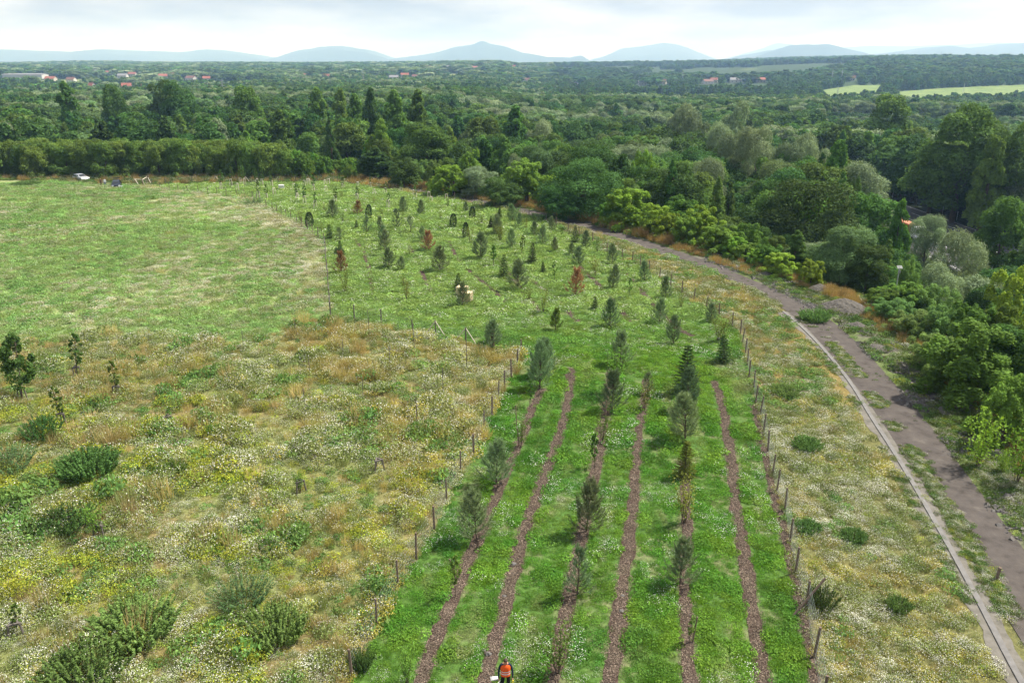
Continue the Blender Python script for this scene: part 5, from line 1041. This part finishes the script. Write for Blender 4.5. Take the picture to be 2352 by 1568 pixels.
for a in np.arange(80, 180, 7): q = hwpt(a, -8.0)-b0; m = MB(); m.tube([(q[0], q[1], 0), (q[0], q[1], 2.2)], .06, 'galvanised', 5); m.obj('post', t)
for z in (.3, .8, 1.3, 1.8, 2.1): m2.tube([(*(hwpt(80, -8.0)-b0), z), (*(hwpt(180, -8.0)-b0), z)], .008, 'wire', 3)
m2.obj('wire_mesh', t)
q = hwpt(hwA is not None and 168, -6.4); m = MB(); m.box((0, 0, .5), (.12, .1, 1.0), 'white_paint', taper=.8); m.box((0, 0, .85), (.125, .105, .16), 'black_cloth'); o = m.obj('marker_post'); o.location = (*q, HW_Z); tag(o, 'white delineator post beside the far edge of the highway', 'marker post')
# truck heading to the camera
tp = at_dist(2098, 530, 181); al = float((np.array(tp[:2])-hwA)@hd); q = hwpt(al, 15.4); ang = math.atan2(hd[1], hd[0])
t = thing('truck', (*q, HW_Z+.01), ang, 'red open trailer truck with white cab on the highway, half hidden by a willow', 'truck')
m = MB(); m.box((-5.2, 0, 2.1), (8.6, 2.5, 2.2), 'red_paint'); 
for i in range(9): m.box((-9.2+i, 0, 2.1), (.10, 2.56, 2.1), 'red_paint')
m.obj('trailer', t); m = MB(); m.box((-5.2, 0, 3.22), (8.3, 2.3, .3), 'rust_load', taper=.93); m.obj('load', t)
m = MB(); m.box((0.6, 0, 1.9), (2.3, 2.45, 2.7), 'white_paint', taper=.95); cb = m.obj('cab', t, bev=.1); m = MB(); m.box((1.74, 0, 2.35), (.06, 2.1, .95), 'glass_dark'); m.obj('windscreen', t)
for x in (-8.4, -7.1, -3.0, 0.8):
    for s in (-1, 1): m = MB(); m.tube([(x, s*1.24, .5), (x, s*.95, .5)], .5, 'tyre', 14); m.obj('wheel', t)
# solar weather box on a post among the bushes
pp = at_dist(2062, 640, 84); z = float(height(pp[0], pp[1])); H = float(at_dist(2062, 612, 84)[2])-z; t = thing('weather_post', (pp[0], pp[1], z), 0, 'small solar panel and white box on a post among the bushes', 'instrument post')
m = MB(); m.tube([(0, 0, 0), (0, 0, H)], .06, 'galvanised', 6); m.obj('pole', t); m = MB(); m.poly([(-.28, -.18, H-.18), (.28, -.18, H-.18), (.28, .14, H+.08), (-.28, .14, H+.08), (-.28, -.16, H-.21), (.28, -.16, H-.21), (.28, .16, H+.05), (-.28, .16, H+.05)], [(0, 1, 2, 3), (7, 6, 5, 4), (0, 4, 5, 1), (2, 6, 7, 3)], 'grey_board'); m.obj('solar_panel', t); m = MB(); m.box((0, -.10, H-.55), (.24, .15, .32), 'grey_board'); m.obj('box', t)
# ------------------------------------------------------------------ the far country
def march(u, v, n=6):
    """ground point seen at u, v on the full terrain"""
    d = ray(u, v); t = np.geomspace(60, 14000, 1500); p = d[None]*t[:, None]; z = CAM_Z+p[:, 2]; g = height(p[:, 0], p[:, 1]); i = np.argmax(z < g)
    return np.array([p[i, 0], p[i, 1], g[i]])
FIELD_A = np.array([march(u, v) for u, v in [(1905, 246), (1880, 224), (1890, 208), (1960, 197), (2050, 196), (2030, 212), (2000, 232)]])
FIELD_B = np.array([march(u, v) for u, v in [(2050, 248), (2055, 213), (2150, 205), (2250, 200), (2352, 196), (2500, 193), (2650, 196), (2600, 225), (2400, 232), (2250, 240)]])
FIELDS = [FIELD_A, FIELD_B]; print('fields', FIELD_A.round(), FIELD_B.round())
mixmat('crop', [(.095, .15, .045), (.15, .21, .065), (.22, .25, .10)], .05, lo=.35, hi=.7)
for f in FIELDS:
    x0, y0 = f[:, :2].min(0); x1, y1 = f[:, :2].max(0); n = 70; X, Y = np.meshgrid(np.linspace(x0, x1, n), np.linspace(y0, y1, n), indexing='ij'); Z = height(X.ravel(), Y.ravel()).reshape(X.shape)+.6
    V = np.stack([X, Y, Z], -1); cx, cy_ = (X[:-1, :-1]+X[1:, 1:])/2, (Y[:-1, :-1]+Y[1:, 1:])/2; m = inpoly(cx.ravel(), cy_.ravel(), f).reshape(cx.shape)
    q = np.stack([V[:-1, :-1], V[1:, :-1], V[1:, 1:], V[:-1, 1:]], 2)[m]
    tag(add('crop_field', mesh_quads('crop_field', q, ['crop'])), kind='structure')
# houses of the villages: pixel of the foot, width px, colours
HOUSES = [(60, 181, 90, 'hall', 'roof_grey', 'wall_white'), (118, 188, 22, 'h', 'roof_red', 'wall_cream'), (165, 190, 18, 'h', 'roof_brown', 'wall_white'), (215, 170, 16, 'h', 'roof_grey', 'wall_cream'), (250, 172, 14, 'h', 'roof_red', 'wall_cream'), (283, 180, 20, 'h', 'roof_grey', 'wall_white'), (305, 176, 16, 'h', 'roof_red', 'wall_cream'), (238, 158, 13, 'h', 'roof_brown', 'wall_cream'), (262, 156, 14, 'h', 'roof_red', 'wall_white'), (375, 181, 18, 'h', 'roof_red', 'wall_cream'), (400, 178, 14, 'h', 'roof_red', 'wall_cream'), (440, 186, 22, 'h', 'roof_brown', 'wall_white'), (292, 206, 20, 'h', 'roof_red', 'wall_cream'), (475, 187, 16, 'h', 'roof_red', 'wall_cream'), (212, 206, 14, 'h', 'roof_red', 'wall_white'), (505, 181, 13, 'h', 'roof_red', 'wall_white'), (560, 180, 14, 'h', 'roof_grey', 'wall_white'), (705, 179, 14, 'h', 'roof_red', 'wall_white'), (750, 181, 15, 'h', 'roof_red', 'wall_cream'), (905, 184, 20, 'h', 'roof_grey', 'wall_white'), (930, 178, 18, 'h', 'roof_red', 'wall_cream'), (955, 182, 15, 'h', 'roof_brown', 'wall_white'), (985, 158, 16, 'h', 'roof_brown', 'wall_cream'), (1030, 158, 15, 'h', 'roof_grey', 'wall_white'), (1090, 160, 16, 'h', 'roof_red', 'wall_cream'), (1180, 157, 13, 'h', 'roof_red', 'wall_white'),
 (1625, 194, 22, 'h', 'roof_brown', 'wall_white'), (1690, 190, 26, 'h', 'roof_grey', 'wall_white'), (1745, 190, 22, 'h', 'roof_red', 'wall_cream'), (1640, 190, 16, 'h', 'roof_red', 'wall_cream'), (1475, 196, 18, 'h', 'roof_grey', 'wall_white'), (1520, 194, 20, 'h', 'roof_brown', 'wall_cream'), (1320, 196, 16, 'h', 'roof_grey', 'wall_cream'), (1180+30, 190, 16, 'h', 'roof_brown', 'wall_white'), (1955, 186, 16, 'h', 'roof_brown', 'wall_cream')]
HPTS = []
CN = {'roof_red': 'red', 'roof_brown': 'brown', 'roof_grey': 'grey', 'wall_cream': 'cream', 'wall_white': 'white'}
def house(u, v, w, form, rm, wm):
    p = march(u, v); dep = proj([p])[0, 2]; L = np.clip(w/F*dep, 9, 26 if form == 'h' else 95); B = L*.72 if form == 'h' else 26; h = 5.2 if form == 'h' else 8; rh = 4.2 if form == 'h' else 2.2; rz = rng.uniform(-.5, .5) if form == 'h' else 0
    HPTS.append((p[0], p[1], L))
    t = thing('house' if form == 'h' else 'warehouse', tuple(p+np.array([0, 0, -.3])), rz, None, 'house' if form == 'h' else 'hall', 'houses of the far villages' if form == 'h' else None)
    m = MB(); m.box((0, 0, h/2+.3), (L, B, h+.6), wm); m.poly([(-L/2, -B/2, h+.59), (-L/2, B/2, h+.59), (-L/2, 0, h+rh)], [(0, 1, 2)], wm); m.poly([(L/2, -B/2, h+.59), (L/2, B/2, h+.59), (L/2, 0, h+rh)], [(0, 2, 1)], wm); m.obj('wall', t)
    m = MB(); o = .6; e = h+.35
    for s in (-1, 1): m.poly([(-L/2-o, s*(B/2+o), e), (L/2+o, s*(B/2+o), e), (L/2+o, 0, h+rh+.3), (-L/2-o, 0, h+rh+.3), (-L/2-o, s*(B/2+o), e-.25), (L/2+o, s*(B/2+o), e-.25), (L/2+o, 0, h+rh+.05), (-L/2-o, 0, h+rh+.05)], [(0, 1, 2, 3), (7, 6, 5, 4), (0, 4, 5, 1), (1, 5, 6, 2), (3, 7, 4, 0)], rm)
    rf = m.obj('roof', t)
    if form == 'h':
        m = MB(); m.box((L*.2, 0, h+rh+.7), (.9, .9, 2.0), 'roof_brown'); m.obj('chimney', rf)
    m = MB()
    for s in (-1, 1):
        for i in range(3 if form == 'h' else 9): m.box((L*((i+.5)/(3 if form == 'h' else 9)-.5), s*(B/2+.02), 2.6), (1.5, .1, 1.6), 'glass_dark')
    m.obj('window', t)
    pl = 'in the village at far left' if u < 600 else 'in the valley beyond the poplars' if u < 860 else 'on the far slope below the peaked mountain' if u < 1250 else 'before the dark pine forest at right'
    later(t, f'{CN[wm]} house under a {CN[rm]} roof' if form == 'h' else 'long white warehouse with low grey roof', pl, u)
for h in HOUSES: house(*h)
def clear_houses(x, y):
    k = np.ones(len(x), bool); r = np.hypot(x, y)
    for hx, hy, L in HPTS:
        d = math.hypot(hx, hy); ang = np.abs((x*hy-y*hx)/d); k &= ~((ang < L*.95) & (r > d-320) & (r < d+14))
    return k
# ------------------------------------------------------------------ far woods that read as one mass
def far_wood(name, r0, r1, step, lod, hs, thr, label, seed):
    n = int(.80*(r1*r1-r0*r0)/(step*step)); r = np.sqrt(rng.uniform(r0*r0, r1*r1, n)); a = rng.uniform(-.80, .80, n); x, y = r*np.sin(a), r*np.cos(a)
    ok = clear_houses(x, y)
    for f in FIELDS: ok &= ~inpoly(x, y, f)
    dn = fbm(x, y, 150 if r1 < 900 else 330, 3, 11 if r1 > 900 else 12); ok &= dn < thr
    ok &= (HWD(x, y) > 10) | (HWD(x, y) < -25) | (y > 420)
    u = x/y; town = (r > 950) & (fbm(x, y, 120, 3, 14) > .57) & (r < 2600) & (u < .12); ok &= ~town | (rng.random(n) < .35)
    x, y, r = x[ok], y[ok], r[ok]; n = len(x); z = height(x, y)-.3
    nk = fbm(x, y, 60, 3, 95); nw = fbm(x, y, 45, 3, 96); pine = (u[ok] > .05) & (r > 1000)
    names = list(SPEC); k = np.where(nw > .58, rng.choice([names.index('willow'), names.index('gwillow')], n), np.where(nk < .46, rng.choice([names.index('dark'), names.index('wide'), names.index('talldark')], n), rng.choice([names.index(q) for q in ('mid', 'tall', 'dark', 'dark', 'talldark', 'mid')], n)))  # mix leans to dark-leaved kinds, standing in for cloud shadow on these woods
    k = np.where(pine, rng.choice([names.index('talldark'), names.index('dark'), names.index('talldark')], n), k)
    pr = []; off = []
    for q in names: off.append(len(pr)); pr += [c for _, c in TREE[q][lod]]
    idx = np.array(off)[k]+rng.integers(0, 2, n); H = rng.uniform(9, 16, n)*hs/10
    au = proj(np.stack([x, y, z], 1))[:, 0]; H = np.where((au > 1880) & (r > 470) & (r < 705), H*.5, H)
    rot = np.stack([0*x, 0*x, rng.uniform(0, 6.28, n)], 1); wd = H*rng.uniform(1.0, 1.4, n)*(step/8 if step > 12 else 1)
    # keep the sight line to the fields and houses
    o = scatter(name, np.stack([x, y, z], 1), rot, np.stack([wd, wd, H], 1), idx, np.ones((n, 4)), pr); tag(o, label); return o
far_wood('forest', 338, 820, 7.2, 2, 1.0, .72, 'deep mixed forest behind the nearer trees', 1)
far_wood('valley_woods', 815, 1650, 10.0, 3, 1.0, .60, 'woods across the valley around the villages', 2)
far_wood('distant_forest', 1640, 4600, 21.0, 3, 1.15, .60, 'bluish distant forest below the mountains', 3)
# ------------------------------------------------------------------ mountains
def ridge(name, D, line, depth, seed, base=-60):
    l = np.array(line, float); n = 220; u = np.linspace(l[0, 0], l[-1, 0], n); v = np.interp(u, l[:, 0], l[:, 1]); k = np.ones(5)/5; v = np.convolve(np.pad(v, 2, 'edge'), k, 'valid'); v = v-(fbm(u, u*0+seed, 22, 4, seed)-.5)*3.2
    P = np.zeros((n, 25, 3)); dirs = ray(u, v); X = dirs[:, 0]/dirs[:, 1]*D; T = CAM_Z+dirs[:, 2]/dirs[:, 1]*D
    for j, f in enumerate(np.linspace(-1, 1, 25)):
        y = D+f*depth; g = (1-abs(f)**1.25); P[:, j, 0] = X*(y/D if f < 0 else 1); P[:, j, 1] = y; nz = (fbm(X, np.full(n, y), 1800, 4, seed)-.5)*420*min(1, 3*abs(f))*g
        P[:, j, 2] = np.maximum(base, base+(T-base)*g+np.where(f == 0, 0, np.minimum(nz, (T-base)*(1-g)*.9)))
    return tag(add('mountain', mesh_grid(name, P, 'mountain_forest')), kind='structure')
ridge('mountain', 15500, [(-260, 118), (0, 114), (60, 117), (150, 121), (235, 113), (290, 120), (340, 118), (400, 122), (470, 114), (530, 121), (610, 136)], 4600, 1)
ridge('mountain', 14600, [(600, 140), (640, 130), (690, 115), (740, 108), (785, 106), (840, 115), (880, 132), (900, 140)], 4000, 2)
ridge('mountain', 13000, [(860, 142), (900, 135), (960, 129), (1010, 119), (1050, 107), (1085, 103), (1100, 97.5), (1113, 97), (1125, 103), (1160, 109), (1200, 122), (1260, 131), (1310, 133), (1335, 127), (1352, 138), (1360, 142)], 3800, 3)
ridge('mountain', 16000, [(1350, 141), (1395, 127), (1430, 111), (1470, 107), (1525, 99), (1560, 104), (1600, 119), (1640, 135), (1660, 141)], 4000, 4)
ridge('mountain', 19500, [(1660, 138), (1740, 115), (1785, 98), (1840, 106), (1900, 112), (2000, 106), (2080, 107), (2180, 103), (2280, 98), (2400, 100), (2700, 110)], 2800, 5)
ridge('mountain', 11600, [(1690, 141), (1760, 122), (1810, 108), (1870, 105), (1910, 103), (1955, 117), (1990, 124), (2010, 130), (2060, 118), (2085, 121), (2110, 118), (2180, 105), (2230, 112), (2290, 107), (2352, 99), (2600, 110)], 3600, 6)
# ------------------------------------------------------------------ masts and pylons
def pylon(u, v, hpx, label):
    p = march(u, v); dep = proj([p])[0, 2]; H = hpx/F*dep; m = MB(); b = H*.07
    t = thing('power_pylon', tuple(p), rng.uniform(-.3, .3), None, 'pylon', 'power pylons across the valley')
    for a in (-1, 1):
        for c in (-1, 1): m.tube([(a*b, c*b, 0), (a*b*.25, c*b*.25, H*.75), (0, 0, H)], [H*.006]*3, 'galvanised', 4)
    for i in range(7):
        z0, z1 = H*.75*i/7, H*.75*(i+1)/7; k0, k1 = b*(1-.75*i/7), b*(1-.75*(i+1)/7)
        for s in (-1, 1): m.tube([(-k0, s*k0, z0), (k1, s*k1, z1)], H*.004, 'galvanised', 3); m.tube([(k0, s*k0, z0), (-k1, s*k1, z1)], H*.004, 'galvanised', 3)
    m.obj('tower', t)
    for z, w in ((.72, .20), (.84, .26), (.95, .15)):
        m = MB(); m.tube([(-H*w*.5, 0, H*z), (H*w*.5, 0, H*z)], H*.006, 'galvanised', 4); m.tube([(-H*w*.5, 0, H*z), (0, 0, H*(z+.04)), (H*w*.5, 0, H*z)], H*.004, 'galvanised', 3); m.obj('crossarm', t)
    later(t, 'grey lattice power pylon', label, u)
for u, v, h, l in [(1567, 196, 28, 'before the dark pine forest'), (1910, 190, 26, 'beside the pale crop field'), (1932, 190, 28, 'beside the pale crop field'), (1922, 228, 26, 'on the pale crop field'), (2212, 215, 22, 'on the pale crop field'), (515, 236, 50, 'beyond the poplars'), (836, 206, 42, 'among the poplars')]: pylon(u, v, h, l)
for i, (u, h) in enumerate([(2160, 17), (2238, 12), (2300, 14), (2320, 15), (2345, 17)]): pylon(u, 136.5, h, 'on the ridge under the right mountains')
p = march(329, 226); st = thing('church_tower', tuple(p), 0, 'small red spired church tower among trees at far left', 'church tower'); dep = proj([p])[0, 2]; k = 10/F*dep
m = MB(); m.box((0, 0, k*1.0), (k*.6, k*.6, k*2.0), 'roof_brown'); m.obj('tower', st); m = MB(); m.box((0, 0, k*2.35), (k*.7, k*.7, k*.7), 'roof_red', taper=.45); m.box((0, 0, k*3.0), (k*.3, k*.3, k*.6), 'roof_red', taper=.05); m.obj('spire', st)
p = march(545, 152); 
# ------------------------------------------------------------------ air
x0, x1, y0, y1, z0, z1 = -18000, 18000, -400, 22500, -90, 470
m, t = new_mat('haze_air'); o_ = N(t, 'ShaderNodeOutputMaterial'); pv = N(t, 'ShaderNodeVolumePrincipled'); pv.inputs['Density'].default_value = HAZE_D; pv.inputs['Density Attribute'].default_value = ''
pv.inputs['Color'].default_value = (.38, .62, 1.0, 1); pv.inputs['Absorption Color'].default_value = (1, 1, 1, 1); pv.inputs['Anisotropy'].default_value = .15; t.links.new(pv.outputs['Volume'], o_.inputs['Volume'])
try: m.cycles.homogeneous_volume = True
except Exception: pass
b = MB(); b.mats = ['haze_air']; b.box(((x0+x1)/2, (y0+y1)/2, (z0+z1)/2), (x1-x0, y1-y0, z1-z0), 'haze_air'); tag(b.obj('haze'), kind='stuff')
settle()
